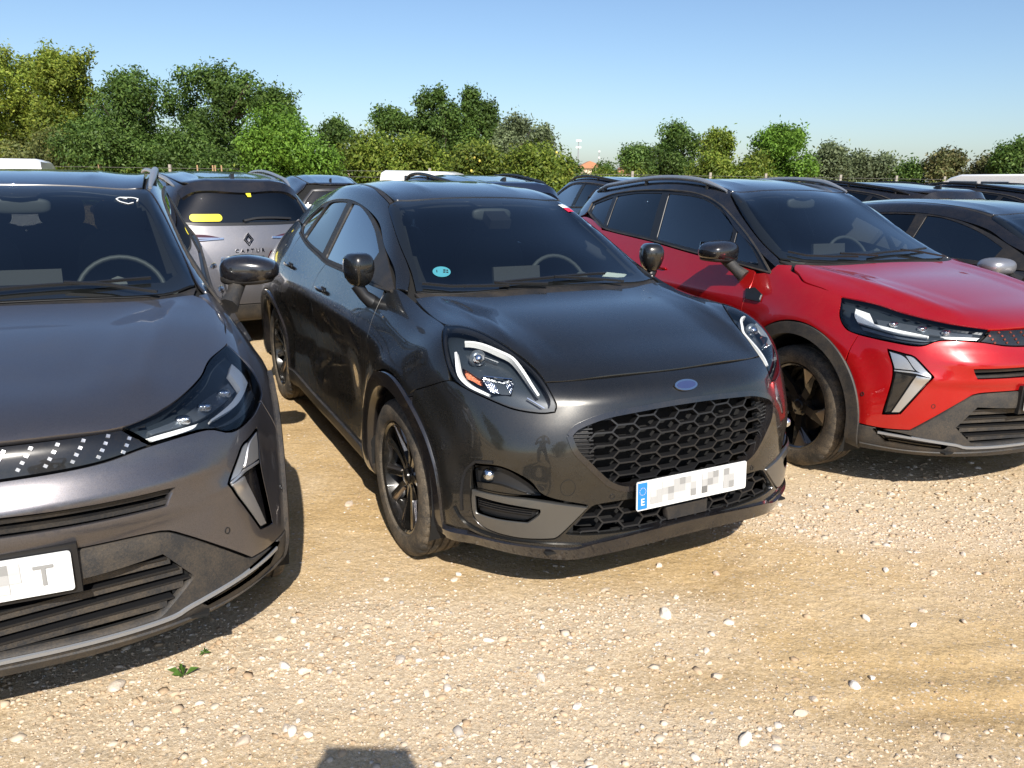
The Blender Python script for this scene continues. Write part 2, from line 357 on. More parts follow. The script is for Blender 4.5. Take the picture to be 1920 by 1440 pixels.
class Body:
    def __init__(s, cage, disp=None, lv=4):
        V, F = cage_mesh(cage); V = np.array(V); T = V.copy()
        def sub(T, lv):
            me = bpy.data.meshes.new('tmp'); me.from_pydata(T.tolist(), [], F); ob = bpy.data.objects.new('tmp', me); COL.objects.link(ob)
            md = ob.modifiers.new('s', 'SUBSURF'); md.levels = lv
            ev = ob.evaluated_get(bpy.context.evaluated_depsgraph_get()); e = ev.to_mesh()
            X = np.empty(len(e.vertices)*3); e.vertices.foreach_get('co', X); X = X.reshape(-1, 3)
            P = np.empty(len(e.loops), int); e.loops.foreach_get('vertex_index', P)
            ev.to_mesh_clear(); bpy.data.objects.remove(ob); bpy.data.meshes.remove(me)
            return X, P.reshape(-1, 4)
        for k in range(3):
            X, _ = sub(T, 2); T = T+.75*(V-X[:len(V)])
        s.X2, s.Q2 = sub(T, 3)
        X, Q = sub(T, lv)
        def norms(X):
            n = np.cross(X[Q[:, 2]]-X[Q[:, 0]], X[Q[:, 3]]-X[Q[:, 1]]); N = np.zeros_like(X)
            for k in range(4): np.add.at(N, Q[:, k], n)
            return N/(np.linalg.norm(N, axis=1)[:, None]+1e-12)
        N = norms(X)
        if N[np.argmax(X[:, 2])][2] < 0: Q = Q[:, ::-1]; s.Q2 = s.Q2[:, ::-1]; N = norms(X)
        s.disp = disp; n2 = np.cross(s.X2[s.Q2[:, 2]]-s.X2[s.Q2[:, 0]], s.X2[s.Q2[:, 3]]-s.X2[s.Q2[:, 1]]); s.N2 = np.zeros_like(s.X2)
        for k in range(4): np.add.at(s.N2, s.Q2[:, k], n2)
        s.N2 /= np.linalg.norm(s.N2, axis=1)[:, None]+1e-12
        if disp is not None: X = X+N*disp(X)[:, None]; N = norms(X)
        s.X = X; s.N = N; s.Q = Q; s.T = np.concatenate([Q[:, [0, 1, 2]], Q[:, [0, 2, 3]]])
        s.bvh = BVHTree.FromPolygons(X.tolist(), s.T.tolist())
    def at(s, ch, u, v):
        """surface point and smooth normal at chart coordinates"""
        o, d = ch.ray(float(u), float(v)); h = s.bvh.ray_cast(o, d)
        if h[0] is None:
            best = None
            for t in (3.0, 3.3, 3.6, 5.0, 5.4, 5.8):
                q = s.bvh.find_nearest(o+d*t)
                if q[0] and (best is None or q[3] < best[3]): best = q
            h = best
        p = np.array(h[0]); t = s.T[h[2]]; a, b, c = s.X[t]
        v0, v1, v2 = b-a, c-a, p-a; d00, d01, d11, d20, d21 = v0@v0, v0@v1, v1@v1, v2@v0, v2@v1
        den = d00*d11-d01*d01+1e-18; w1 = (d11*d20-d01*d21)/den; w2 = (d00*d21-d01*d20)/den
        n = s.N[t[0]]*(1-w1-w2)+s.N[t[1]]*w1+s.N[t[2]]*w2
        return p, n/np.linalg.norm(n)
    def panel(s, name, ch, outline, mt, parent, holes=(), off=0., fl=.010, grid=.035, gap=.0028, mir=True, sm=True, uv=False, ang=42, both=False, symm=False, holefl=None):
        """outline: 3D points (projected into the chart) or chart uv (uv=True). symm: outline is the right half, mirrored across y=0"""
        def prep(o, g):
            o = np.array(o, float) if uv else ch.uv(o)
            if symm and o is not None and not getattr(prep, 'h', False):
                mm = o.copy()
                if ch.k == 'top': mm[:, 1] *= -1
                else: mm[:, 0] *= -1
                o = np.concatenate([o, mm[::-1]])
                keep = [0]+[i for i in range(1, len(o)) if np.linalg.norm(o[i]-o[i-1]) > 1e-5]; o = o[keep]
            return inset(smoothpoly(o, True, grid*.7, ang, sm), g)
        O = prep(outline, gap); prep.h = True
        H = [inset(smoothpoly(np.array(h) if uv else ch.uv(h), True, grid*.7, ang, sm), -gap) for h in holes]; prep.h = False
        lo, hi = O.min(0), O.max(0)
        gx, gy = np.meshgrid(np.arange(lo[0]+grid/2, hi[0], grid), np.arange(lo[1]+grid/2, hi[1], grid)); G = np.stack([gx.ravel(), gy.ravel()], 1)
        if len(G):
            m = inpoly(G, O)
            for h in H: m &= ~inpoly(G, h)
            G = G[m]
            if len(G):
                d = segdist(G, O)
                for h in H: d = np.minimum(d, segdist(G, h))
                G = G[d > grid*.4]
        pts = [O]+H+([G] if len(G) else []); E = []; b = 0
        for loop in [O]+H:
            n = len(loop); E += [(b+i, b+(i+1) % n) for i in range(n)]; b += n
        A = np.concatenate(pts)
        r = delaunay_2d_cdt([Vector(p) for p in A], E, [], 0, 1e-6)
        V2 = np.array([p[:] for p in r[0]]); T = np.array(r[2])
        c = V2[T].mean(1); m = inpoly(c, O)
        for h in H: m &= ~inpoly(c, h)
        T = T[m]
        used = np.unique(T); rm = -np.ones(len(V2), int); rm[used] = np.arange(len(used)); T = rm[T]; V2 = V2[used]
        PN = [s.at(ch, *p) for p in V2]; P = np.array([p for p, n in PN]); N = np.array([n for p, n in PN])
        off_ = off(P) if callable(off) else off
        P = P+N*(off_[:, None] if hasattr(off_, 'shape') and getattr(off_, 'ndim', 0) else off_)
        fn = np.cross(P[T[:, 1]]-P[T[:, 0]], P[T[:, 2]]-P[T[:, 0]]); flip = np.sum(fn*N[T[:, 0]], 1) < 0; T[flip] = T[flip][:, ::-1]
        V = list(P); NN = list(N); F = T.tolist()
        if fl:
            cnt = {}
            for t in F:
                for i in range(3):
                    a, bb = t[i], t[(i+1) % 3]; cnt[(a, bb)] = 1
            bd = [(a, bb) for (a, bb) in cnt if (bb, a) not in cnt]
            en = {}
            for a, bb in bd:
                t = P[bb]-P[a]; o_ = np.cross(t, N[a]); o_ /= np.linalg.norm(o_)+1e-12
                for q in (a, bb): en[q] = en.get(q, 0)+o_
            mp = {}
            for q, o_ in en.items():
                o_ = o_/(np.linalg.norm(o_)+1e-12); mp[q] = len(V); nn = o_*.8+N[q]*.6
                V.append(P[q]); NN.append(nn/np.linalg.norm(nn)); V.append(P[q]-N[q]*fl); NN.append(o_)
            for a, bb in bd: F.append([bb, a, mp[a], mp[bb]]) if False else F.append([mp[bb], mp[a], mp[a]+1, mp[bb]+1])
        V = np.array(V); NN = np.array(NN)
        out = [meshob(name, V, F, mt, parent, True, NN)]
        if mir:
            W = V.copy(); W[:, 1] *= -1; M = NN.copy(); M[:, 1] *= -1
            out.append(meshob(name, W, [f[::-1] for f in F], mt, parent, True, M))
        return out
    def strip(s, name, ch, lines, w, o0, o1, mt, parent, mir=True, uv=False, step=.02, sm=True, taper=None, clip=None, closed=False, kind=None):
        """bars of width w following polylines on the surface, from depth o0 to o1 along the normal"""
        V = []; F = []
        for ln in lines:
            q = np.array(ln, float) if uv else ch.uv(ln); q = smoothpoly(q, closed, step, 42, sm)
            if closed: q = np.concatenate([q, q[:1]])
            if clip is not None:
                q2 = smoothpoly(q, False, .004, 42, False); k = inpoly(q2, clip); runs = []; cur = []
                for p, f in zip(q2, k):
                    if f: cur.append(p)
                    elif cur: runs.append(cur); cur = []
                if cur: runs.append(cur)
                runs = [[r_[0]]+([r_[len(r_)//2]] if len(r_) > 6 else [])+[r_[-1]] for r_ in runs if len(r_) > 1]
            else: runs = [q]
            for rn in runs:
                PN = [s.at(ch, *p) for p in rn]; n_ = len(PN); b = len(V)
                for i, (p, n) in enumerate(PN):
                    t = PN[min(i+1, n_-1)][0]-PN[max(i-1, 0)][0]; t /= np.linalg.norm(t)+1e-12
                    sd = np.cross(n, t); sd /= np.linalg.norm(sd)+1e-12
                    ww = w/2*(taper(i/(n_-1)) if taper else 1)
                    V += [p+n*o0-sd*ww, p+n*o0+sd*ww, p+n*o1+sd*ww*.8, p+n*o1-sd*ww*.8]
                for i in range(n_-1):
                    a = b+4*i; c = a+4
                    F += [[a+3, a+2, c+2, c+3], [a, a+3, c+3, c], [a+2, a+1, c+1, c+2], [a+1, a, c, c+1]]
                F += [[b, b+1, b+2, b+3], [b+4*n_-1, b+4*n_-2, b+4*n_-3, b+4*n_-4]]
        out = []
        if not V: return out
        V = np.array(V)
        def mk(V, F):
            o = meshob(name, V, F, mt, parent); o.data.polygons.foreach_set('use_smooth', [True]*len(F)); o.data.set_sharp_from_angle(angle=R(50)); return o
        out.append(mk(V, F))
        if mir:
            W = V.copy(); W[:, 1] *= -1; out.append(mk(W, [f[::-1] for f in F]))
        if kind:
            for o in out: o['kind'] = kind
        return out
    def shell(s, cuts, parent, off=.016, name='inner_shell', m=None):
        """dark under-surface seen in the shut lines; cuts: (chart, uv polygon, test) regions removed"""
        X, Q = s.X2, s.Q2; X = X+(0 if s.disp is None else np.minimum(s.disp(X), 0)[:, None]*s.N2); C = X[Q].mean(1); keep = np.ones(len(Q), bool)
        for ch, poly, test in cuts: keep &= ~(inpoly(ch.uv(C), np.array(poly)) & test(C))
        n = np.cross(X[Q[:, 2]]-X[Q[:, 0]], X[Q[:, 3]]-X[Q[:, 1]]); N = np.zeros_like(X)
        for k in range(4): np.add.at(N, Q[:, k], n)
        N /= np.linalg.norm(N, axis=1)[:, None]+1e-12
        return meshob(name, X-N*off, Q[keep].tolist(), m or DARK, parent)
def M3(P): return [(p[0], -p[1], p[2]) for p in P]
def circ(cx, cz, r, a0, a1, n=24): return [(cx+r*math.cos(R(a0+(a1-a0)*i/n)), cz+r*math.sin(R(a0+(a1-a0)*i/n))) for i in range(n+1)]
def side3(P): return [(x, -.88, z) for x, z in P]
# ---------------- car parts ----------------
def blob(name, c, r, m, parent, e=.6, n=(24, 16), fn=None, rot=None):
    """superellipsoid"""
    V = []; F = []; nu, nv = n
    sp = lambda a: math.copysign(abs(a)**e, a)
    Mx = Matrix.Translation(c) @ (rot or Matrix())
    for j in range(nv+1):
        ph = -math.pi/2+math.pi*j/nv
        for i in range(nu):
            th = 2*math.pi*i/nu; p = [sp(math.cos(ph))*sp(math.cos(th))*r[0], sp(math.cos(ph))*sp(math.sin(th))*r[1], sp(math.sin(ph))*r[2]]
            if fn: p = fn(p)
            V.append(Mx @ Vector(p))
    for j in range(nv):
        for i in range(nu): F.append([j*nu+i, j*nu+(i+1) % nu, (j+1)*nu+(i+1) % nu, (j+1)*nu+i])
    return meshob(name, V, F, m, parent, True)
def tyre_mesh(Rt, name, parent):
    hw = .108; P = [(Rt*.70, -.086), (Rt*.735, -.103), (Rt*.80, -.1085), (Rt*.87, -.109), (Rt*.93, -.104), (Rt*.975, -.094), (Rt*.992, -.083)]
    tr = []
    for g in (-.052, -.017, .019, .054): tr += [(Rt, g-.006), (Rt*.978, g-.0045), (Rt*.978, g+.0045), (Rt, g+.006)]
    P = P+[(Rt*.998, -.07)]+tr+[(Rt*.998, .07), (Rt*.99, .085), (Rt*.96, .10), (Rt*.85, .108), (Rt*.70, .09)]
    n = 160; V = []; F = []; m = len(P)
    for k in range(n):
        a = 2*math.pi*k/n; sip = .0055 if k % 4 == 0 else 0
        for i, (r, h) in enumerate(P):
            rr = r-(sip if i in (5, 6, 7, 24, 25) else 0); V.append((rr*math.cos(a), h, rr*math.sin(a)))
    for k in range(n):
        for i in range(m-1): F.append([k*m+i, ((k+1) % n)*m+i, ((k+1) % n)*m+i+1, k*m+i+1])
    o = meshob(name, V, F, TYRE, parent, True); o.data.set_sharp_from_angle(angle=R(32)); return o
def spoke_obj(parent, a, outline, y0, y1, th, mats, dish=0, mid=None):
    """outline in (r, t); front face at y = y0 (hub) .. y1 (rim)"""
    V = []; n = len(outline); rs = [p[0] for p in outline]; r0, r1 = min(rs), max(rs)
    M_ = Matrix.Rotation(a, 4, 'Y')
    for k in (0, 1):
        for r, t in outline:
            f = (r-r0)/(r1-r0); y = y0+(y1-y0)*f**1.4+k*th; V.append(M_ @ Vector((r*(1-0*k), y, t*(1 if k == 0 else 1.25))))
    F = [list(range(n)), [n+i for i in range(n)][::-1]]+[[(i+1) % n, i, n+i, n+(i+1) % n] for i in range(n)]
    o = meshob('spoke', V, F, mats, parent); 
    return o
def wheel(parent, x, sgn, Rt, kind, yc=.772):
    w = MB(); b = Rt*.705
    w.lathe([(b+.002, -.086), (b+.006, -.094), (b-.003, -.096), (b-.012, -.088), (b-.016, -.05), (b-.03, .0), (b-.035, .10)], 64)
    w.lathe([(.0, -.02+.035), (.13, .02), (b-.03, .06)], 48)
    o = w.build('wheel', RIMB, parent, auto=40)
    o.location = (x, yc*sgn, Rt-.004)
    if sgn > 0: o.rotation_euler = (0, 0, math.pi)
    o.rotation_euler[1] = random.uniform(0, 1.2)
    tyre_mesh(Rt, 'tyre', o)
    d = MB(); d.lathe([(.05, .0), (.145, -.004), (.15, .0), (.15, .012), (.05, .014)], 48); d.build('brake_disc', DISC, o, auto=40)
    h = MB(); h.lathe([(0, -.074), (.022, -.073), (.031, -.068), (.034, -.055), (.062, -.05), (.072, -.03), (.07, .0)], 32)
    for k in range(5):
        a = 2*math.pi*k/5+.6; h.tube([(.047*math.cos(a), -.057, .047*math.sin(a)), (.047*math.cos(a), -.035, .047*math.sin(a))], .008, 6)
    h.build('hub', RIMB, o, auto=40)
    rr = b-.006
    for k in range(5):
        a = 2*math.pi*k/5
        if kind == 'twin':
            for s in (1, -1):
                ol = [(.045, s*.004), (.105, s*.012), (rr, s*.050), (rr, s*.078), (rr*.8, s*.060), (.10, s*.034), (.045, s*.030)]
                if s < 0: ol = ol[::-1]
                spoke_obj(o, a, ol, -.052, -.080, .035, RIMB)
                il = [(.10, s*.0290), (rr*.98, s*.069), (rr*.98, s*.0785), (.10, s*.0350)]
                if s < 0: il = il[::-1]
                spoke_obj(o, a, il, -.0535, -.0815, .012, RIMM)
        else:
            ol = [(.045, -.022), (.11, -.026), (rr, -.012), (rr, .075), (rr*.86, .085), (.12, .026), (.045, .022)]
            spoke_obj(o, a, ol, -.050, -.082, .03, RIMB)
            il = [(rr*.60, .022), (rr*.985, .004), (rr*.985, .072), (rr*.86, .078)]
            spoke_obj(o, a, il, -.066, -.086, .01, RIMM)
    return o
def plate(parent, w, h, M_, chars, partial=None):
    """licence plate in its own plane: local x right as read, z up, facing -y"""
    def q(name, x0, x1, z0, z1, y, m, par):
        V = [M_ @ Vector(p) for p in ((x0, y, z0), (x1, y, z0), (x1, y, z1), (x0, y, z1))]; return meshob(name, V, [[0, 1, 2, 3]], m, par)
    b = MB(); c = .008; o = []
    for sx, sz in ((-1, -1), (1, -1), (1, 1), (-1, 1)):
        for k in range(4):
            a = math.atan2(sz, sx)-math.pi/4+k*math.pi/6*.999; o.append((sx*(w/2-c)+c*math.cos(a), sz*(h/2-c)+c*math.sin(a)))
    b.prism(o, .004, M_ @ Matrix.Rotation(math.pi/2, 4, 'X') @ Matrix.Translation((0, 0, -.001)))
    p = b.build('licence_plate', PLW, parent)
    q('blue_band', -w/2+.004, -w/2+.046, -h/2+.005, h/2-.005, -.0045, PLB, p)
    for k in range(12):
        a = math.pi*k/6; q('star', -w/2+.0245+.0135*math.cos(a)-.0016, -w/2+.0245+.0135*math.cos(a)+.0016, .018+.0135*math.sin(a)-.0016, .018+.0135*math.sin(a)+.0016, -.006, YEL if False else PIX[0], p)
    text_mesh('E', .036, M_ @ Matrix.Translation((-w/2+.0245, -.006, -.034)), PLW, p, 'letter')
    u = .0265; n = 0
    for (cx, cz, g) in chars: q('blurred_character', cx*u-w/2+.06, (cx+1)*u-w/2+.06-.0003, cz*u-.037-.0003, (cz+1)*u-.037, -.0056, PIX[g], p)
    return p
def text_mesh(s, size, M_, m, parent, name, ext=.0006, width=None):
    cu = bpy.data.curves.new('txt', 'FONT'); cu.body = s; cu.size = size; cu.align_x = 'CENTER'; cu.extrude = ext; cu.offset = size*.012
    if width: cu.space_character = width
    ob = bpy.data.objects.new('txt', cu); COL.objects.link(ob)
    e = ob.evaluated_get(bpy.context.evaluated_depsgraph_get()); me0 = e.to_mesh()
    MM = M_ @ Matrix.Rotation(math.pi/2, 4, 'X')
    V = [MM @ v.co for v in me0.vertices]; F = [list(p.vertices) for p in me0.polygons]; e.to_mesh_clear(); bpy.data.objects.remove(ob); bpy.data.curves.remove(cu)
    return meshob(name, V, F, m, parent)
MOSA = [(0, 0, 1), (1, 0, 1), (0, 1, 0), (1, 1, 1), (2, 0, 0), (2, 1, 1), (2, 2, 0), (3, 0, 1), (3, 1, 2), (3, 2, 0), (4, 0, 0), (4, 1, 1), (4, 2, 1), (5, 1, 1), (5, 2, 2), (5, 0, 0), (6, 1, 0), (6, 2, 1), (7, 0, 2), (7, 1, 1), (7, 2, 0), (9, 0, 3), (9, 1, 1), (9, 2, 0), (10, 1, 2), (10, 2, 1), (10, 0, 0), (11, 0, 0), (11, 1, 1), (11, 2, 2), (12, 1, 0), (12, 2, 0), (13, 0, 1), (13, 1, 1), (13, 2, 2), (14, 0, 2), (14, 1, 1), (14, 2, 0)]
def frontal(x, z, rx=0):  # plate frame on a car nose: read from the front, the car's right is on the viewer's left
    return Matrix.Translation((x, 0, z)) @ Matrix.Rotation(math.pi/2, 4, 'Z') @ Matrix.Rotation(rx, 4, 'X')
def interior(body_parent, dx=0, h=0, roofz=1.44, seatc=SEAT):
    """dashboard, steering wheel, seats, floor; dx shifts rearwards"""
    o = []
    d = MB()
    prof = [(-.30, .90), (-.34, 1.005), (-.50, 1.03), (-.62, 1.015), (-.70, .97), (-.72, .86), (-.66, .60), (-.30, .60)]
    V = []; n = len(prof)
    for y in np.linspace(-.70, .70, 13):
        for x, z in prof: V.append((x-dx-.03*math.cos(y*2), y, z+h-.02*abs(y)**2+(.018 if .2 < y < .5 and z > 1 else 0)))
    F = []
    for i in range(12):
        for k in range(n): F.append([i*n+k, (i+1)*n+k, (i+1)*n+(k+1) % n, i*n+(k+1) % n])
    dash = meshob('dashboard', V, F, INTG, body_parent, True); dash.data.set_sharp_from_angle(angle=R(40))
    s = MB(); s.box((-.68-dx, .02, 1.05+h), (.02, .27, .13), ry=-.15); s.build('centre_screen', INT, dash)
    # steering wheel
    sw = MB(); c = Vector((-.84-dx, .37, .965+h)); q = Matrix.Translation(c) @ Matrix.Rotation(R(-24), 4, 'Y')
    sw.tube([q @ Vector((0, .185*math.cos(a), .185*math.sin(a))) for a in np.linspace(0, 2*math.pi, 33)], .0125, 8, cap=False)
    sw.tube([q @ Vector((0, -.18, 0)), q @ Vector((.03, 0, -.02)), q @ Vector((0, .18, 0))], .018, 6)
    sw.tube([q @ Vector((.03, 0, -.02)), q @ Vector((0, 0, -.18))], .018, 6); sw.tube([q @ Vector((.05, 0, -.02)), q @ Vector((.26, 0, -.02))], .035, 8)
    sw.build('steering_wheel', INTM, body_parent, auto=50)
    for x, ys in ((-1.35, (-.36, .36)), (-2.15, (-.40, .0, .40))):
        for y in ys:
            b = blob('seat', (x-dx-.05, y, .55+h), (.26, .245, .10), seatc, body_parent, .5)
            blob('backrest', (x-dx-.33, y, .88+h), (.075, .235, .33), seatc, b, .5, rot=Matrix.Rotation(R(-14), 4, 'Y'))
            blob('headrest', (x-dx-.42, y, 1.27+h), (.05, .13, .095), seatc, b, .6)
    f = MB(); f.box((-1.45-dx, 0, .36), (2.9, 1.55, .03)); f.build('cabin_floor', INT, body_parent)
    return dash
def wiper(S, parent, p, name='windscreen_wiper', off=.012):
    """p: list of 3D points arm pivot..tip and blade ends on the glass"""
    return S.strip(name, TOP, [p], .011, off-.002, off+.008, PLASC, parent, mir=False, sm=False)
def arch_trim(S, cx, cz, r0, r1, a0, a1, m, parent, off=.012, name='wheel_arch_trim'):
    o = circ(cx, cz, r0, a0, a1, 28); i = circ(cx, cz, r1, a1, a0, 28)
    return S.panel(name, SIDE, o+i, m, parent, uv=True, off=off, fl=off+.06, gap=.0, grid=.03, ang=60)
def liner(parent, cx, Rr, z0=.36):
    out = []
    for s in (1, -1):
        m = MB(); V = []; F = []
        A = [R(a) for a in range(-25, 206, 11)]
        for y in (.50, .868):
            for a in A: V.append((cx+Rr*math.cos(a), y*s, z0+Rr*math.sin(a)))
        n = len(A)
        for i in range(n-1): F.append([i, i+1, n+i+1, n+i])
        F.append(list(range(n)))
        m.add(V, F); m.build('wheel_well', DARK, parent)
# ---------------- dark grey hatchback crossover (foreground centre) ----------------
def gs(v, c, w): return np.exp(-((v-c)/w)**2)
def sst(v, a, b): t = np.clip((v-a)/(b-a), 0, 1); return t*t*(3-2*t)
def disp_hatch(X):
    x, y, z = X[:, 0], np.abs(X[:, 1]), X[:, 2]; d = np.zeros(len(X))
    side = sst(y, .72, .80)
    door = sst(-x, .50, .80)*(1-sst(-x, 2.05, 2.35))
    d -= side*door*.022*gs(z, .60, .13)                       # scooped doors
    d += side*door*.006*gs(z, .88, .04)
    for cx, hh in ((0, .345), (-2.588, .345)):
        r = np.hypot(x-cx, z-hh); d += side*.012*gs(r, .455, .05)*(z > .2)
    hood = (z > .84)*(x > -.30)*(x < .66)
    t = np.clip((x+.25)/.85, 0, 1); yr = .60-.11*t
    d += hood*.007*(gs(y, yr, .035))*sst(x, -.3, -.1)*(1-sst(x, .5, .62))
    d -= hood*.006*(1-sst(y, yr-.14, yr-.05))*sst(x, -.25, .0)*(1-sst(x, .42, .62))
    d -= .012*gs(z, .60, .05)*sst(x, .60, .68)*gs(y, .60, .10)*0
    d -= .010*gs(z, .53, .07)*sst(x, .35, .5)*sst(y, .52, .6)  # hollow above the lamp pod
    roof = (z > 1.40); d += roof*.006*gs(y, .27, .03)*sst(-x, 1.15, 1.35)
    return d
HL = [(.179,-.736,.987),(.138,-.712,.999),(.188,-.665,1.004),(.26,-.62,.993),(.381,-.565,.955),(.519,-.525,.9),(.601,-.512,.858),(.668,-.505,.796),(.677,-.515,.769),(.654,-.56,.764),(.598,-.638,.774),(.527,-.709,.803),(.437,-.773,.835),(.367,-.792,.88),(.284,-.778,.942)]
HLD = DIR(.62, -.55, .58)
DLO_H = [(-.422,1.060),(-.571,1.126),(-.806,1.228),(-1.019,1.31),(-1.286,1.385),(-1.559,1.424),(-1.80,1.428),(-2.077,1.413),(-2.33,1.37),(-2.50,1.30),(-2.54,1.225),(-2.42,1.185),(-2.087,1.133),(-1.751,1.098),(-1.521,1.074),(-1.237,1.070),(-.681,1.062)]
GRILLE = [(.727,-.483,.692),(.73,-.457,.719),(.743,-.385,.745),(.754,-.308,.76),(.769,-.144,.772),(.772,0,.775)]
GRILLE2 = [(.803,0,.478),(.803,-.266,.482),(.793,-.333,.503),(.783,-.374,.536),(.767,-.426,.591),(.748,-.466,.637)]
def hatch(paint, name='parked_car', simple=False, full=True):
    S = Body(HATCH, disp_hatch); root = empty(name)
    P = lambda *a, **k: S.panel(*a, parent=root, **k) if 'parent' not in k else S.panel(*a, **k)
    ws_side = [(-.335,-.655,1.06),(-.497,-.622,1.138),(-.726,-.602,1.259),(-1.042,-.548,1.406)]
    # windscreen with black band
    WS = [(-.235,0,1.07),(-.245,-.34,1.07),(-.28,-.55,1.07),(-.335,-.655,1.06)]+ws_side[1:]+[(-1.062,-.529,1.424),(-1.045,-.289,1.441),(-1.034,0,1.45)]
    ins = [(-.30,0,0),(-.31,-.34,0),(-.35,-.53,0),(-.41,-.612,0),(-.51,-.585,0),(-.72,-.555,0),(-.99,-.500,0),(-1.015,-.29,0),(-1.0,-.1,0),(-.94,-.08,0),(-.93,0,0)]
    insf = ins+[(x, -y, z) for x, y, z in ins[::-1][1:-1]]
    S.panel('windscreen', TOP, WS, GWS, root, symm=True, off=-.002, fl=0, mir=False, grid=.05)
    S.panel('windscreen_band', TOP, WS, PLASC, root, holes=[insf], symm=True, off=-.008, fl=.004, mir=False, grid=.04)
    S.panel('cowl', TOP, [(-.150,0,0),(-.155,-.344,0),(-.225,-.545,0),(-.255,-.655,0),(-.34,-.665,0),(-.30,-.56,0),(-.25,-.34,0),(-.24,0,0)], PLAS, root, symm=True, off=-.012, fl=.02, mir=False)
    S.panel('hood', TOP, [(-.16,0,1),(-.165,-.344,1),(-.235,-.541,1),(-.262,-.66,1),(-.270,-.684,1.03),(-.101,-.696,1.012),(.130,-.706,.998),(.188,-.665,1.004),(.26,-.62,.993),(.381,-.565,.955),(.519,-.525,.9),(.601,-.512,.858),(.633,-.404,.863),(.668,-.171,.871),(.678,0,.872)], paint, root, symm=True, mir=False, fl=.02)
    # headlamps
    P('headlight', HLD, HL, GLENS, off=.002, fl=0, grid=.02); hl_all = [o for o in root.children if o.name.startswith('headlight')]
    for o, sg in zip(hl_all, (-1, 1)):
        i0 = len(bpy.data.objects)
        mm = sg == -1
        def sub(fn, *a, **k):
            r = fn(*a, mir=True, **k); keep = r[0] if mm else r[1]; kill = r[1] if mm else r[0]; bpy.data.objects.remove(kill); return keep
        sub(S.panel, 'lamp_housing', HLD, HL, LAMPIN, o, off=-.052, fl=-.05, grid=.03, gap=.003)
        HLi = [tuple(np.array(p)*.92+np.array((.42, -.655, .88))*.08) for p in HL]
        sub(S.panel, 'lamp_bezel', HLD, HL, PLASC, o, holes=[HLi], off=-.006, fl=.02, grid=.02, gap=.002)
        sub(S.strip, 'running_light', HLD, [[(.309,-.7,.973),(.326,-.668,.972),(.354,-.635,.964),(.398,-.601,.948),(.437,-.573,.933),(.475,-.564,.916),(.533,-.561,.887),(.59,-.558,.851),(.623,-.551,.823)],[(.336,-.751,.942),(.367,-.762,.918),(.399,-.771,.883),(.426,-.768,.86),(.469,-.747,.836),(.526,-.702,.814)]], .015, -.03, -.008, DRL, o, taper=lambda t: .55+.45*math.sin(math.pi*min(1, max(0, t*.8+.1))))
        sub(S.panel, 'reflector', HLD, [(.475,-.712,.870),(.49,-.66,.876),(.53,-.618,.876),(.556,-.615,.861),(.572,-.638,.83),(.526,-.70,.824)], REFL, o, off=lambda Pp: -.044+.02*np.sin(Pp[:, 1]*60), fl=-.02, grid=.012)
        sub(S.panel, 'indicator', HLD, [(.389,-.761,.904),(.479,-.708,.87),(.496,-.715,.843),(.429,-.763,.864)], ORANGE, o, off=lambda Pp: -.035+.008*np.sin(Pp[:, 1]*150), fl=-.015, grid=.01)
        pr, nr = S.at(HLD, *HLD.uv((.395, -.68, .934))[0]); pr = pr-nr*.03
        if sg > 0: pr = pr*np.array((1, -1, 1))
        b = blob('projector', tuple(pr), (.022, .024, .024), CHR, o, 1); b2 = blob('projector_ring', tuple(pr-np.array((.012, 0, 0))), (.02, .034, .034), LAMPG, o, 1)
        for ln in ([(.47,-.70,.885),(.53,-.61,.885)],[(.37,-.68,.95),(.44,-.62,.93)],[(.60,-.585,.815),(.655,-.545,.785)]): sub(S.strip, 'chrome_line', HLD, [ln], .005, -.035, -.028, CHR, o)
    # front bumper
    arc = [(x, -.86, z) for x, z in circ(-.02, .345, .437, 59, -6, 14)]
    BUMP = [(.678,0,.872),(.668,-.171,.871),(.633,-.404,.863),(.601,-.512,.858),(.668,-.505,.796),(.677,-.515,.769),(.654,-.56,.764),(.598,-.638,.774),(.527,-.709,.803),(.437,-.773,.835),(.39,-.797,.846),(.31,-.838,.812),(.22,-.872,.772)]+arc+[(.44,-.82,.262),(.60,-.70,.262),(.75,-.5,.262),(.82,-.2,.268),(.83,0,.27)]
    G = GRILLE+M3(GRILLE[:-1][::-1])+M3(GRILLE2[::-1][:-1])+GRILLE2
    LOW = [(.777,-.421,.418),(.783,-.395,.434),(.804,-.271,.440),(.81,0,.444),(.804,.271,.440),(.783,.395,.434),(.777,.421,.418),(.757,.50,.333),(.79,.42,.325),(.82,.2,.322),(.825,0,.322),(.82,-.2,.322),(.79,-.42,.325),(.757,-.50,.333)]
    POD = [(.533,-.774,.543),(.545,-.765,.566),(.629,-.697,.571),(.69,-.62,.53),(.721,-.575,.478),(.775,-.424,.436),(.772,-.44,.415),(.749,-.529,.322),(.737,-.555,.313),(.668,-.658,.310),(.590,-.737,.325),(.546,-.768,.36),(.535,-.775,.44)]
    S.panel('front_bumper', CYL, BUMP, paint, root, symm=True, mir=False, holes=[G, LOW, POD, M3(POD)], fl=.03, grid=.03)
    # grille
    gu = smoothpoly(FRONT.uv(G), True, .02)
    S.strip('grille_surround', CYL, [G], .026, -.03, .005, PAINT_BLK, root, mir=False, closed=True)
    S.panel('grille_back', FRONT, G, DARK, root, off=-.10, fl=0, mir=False, grid=.06)
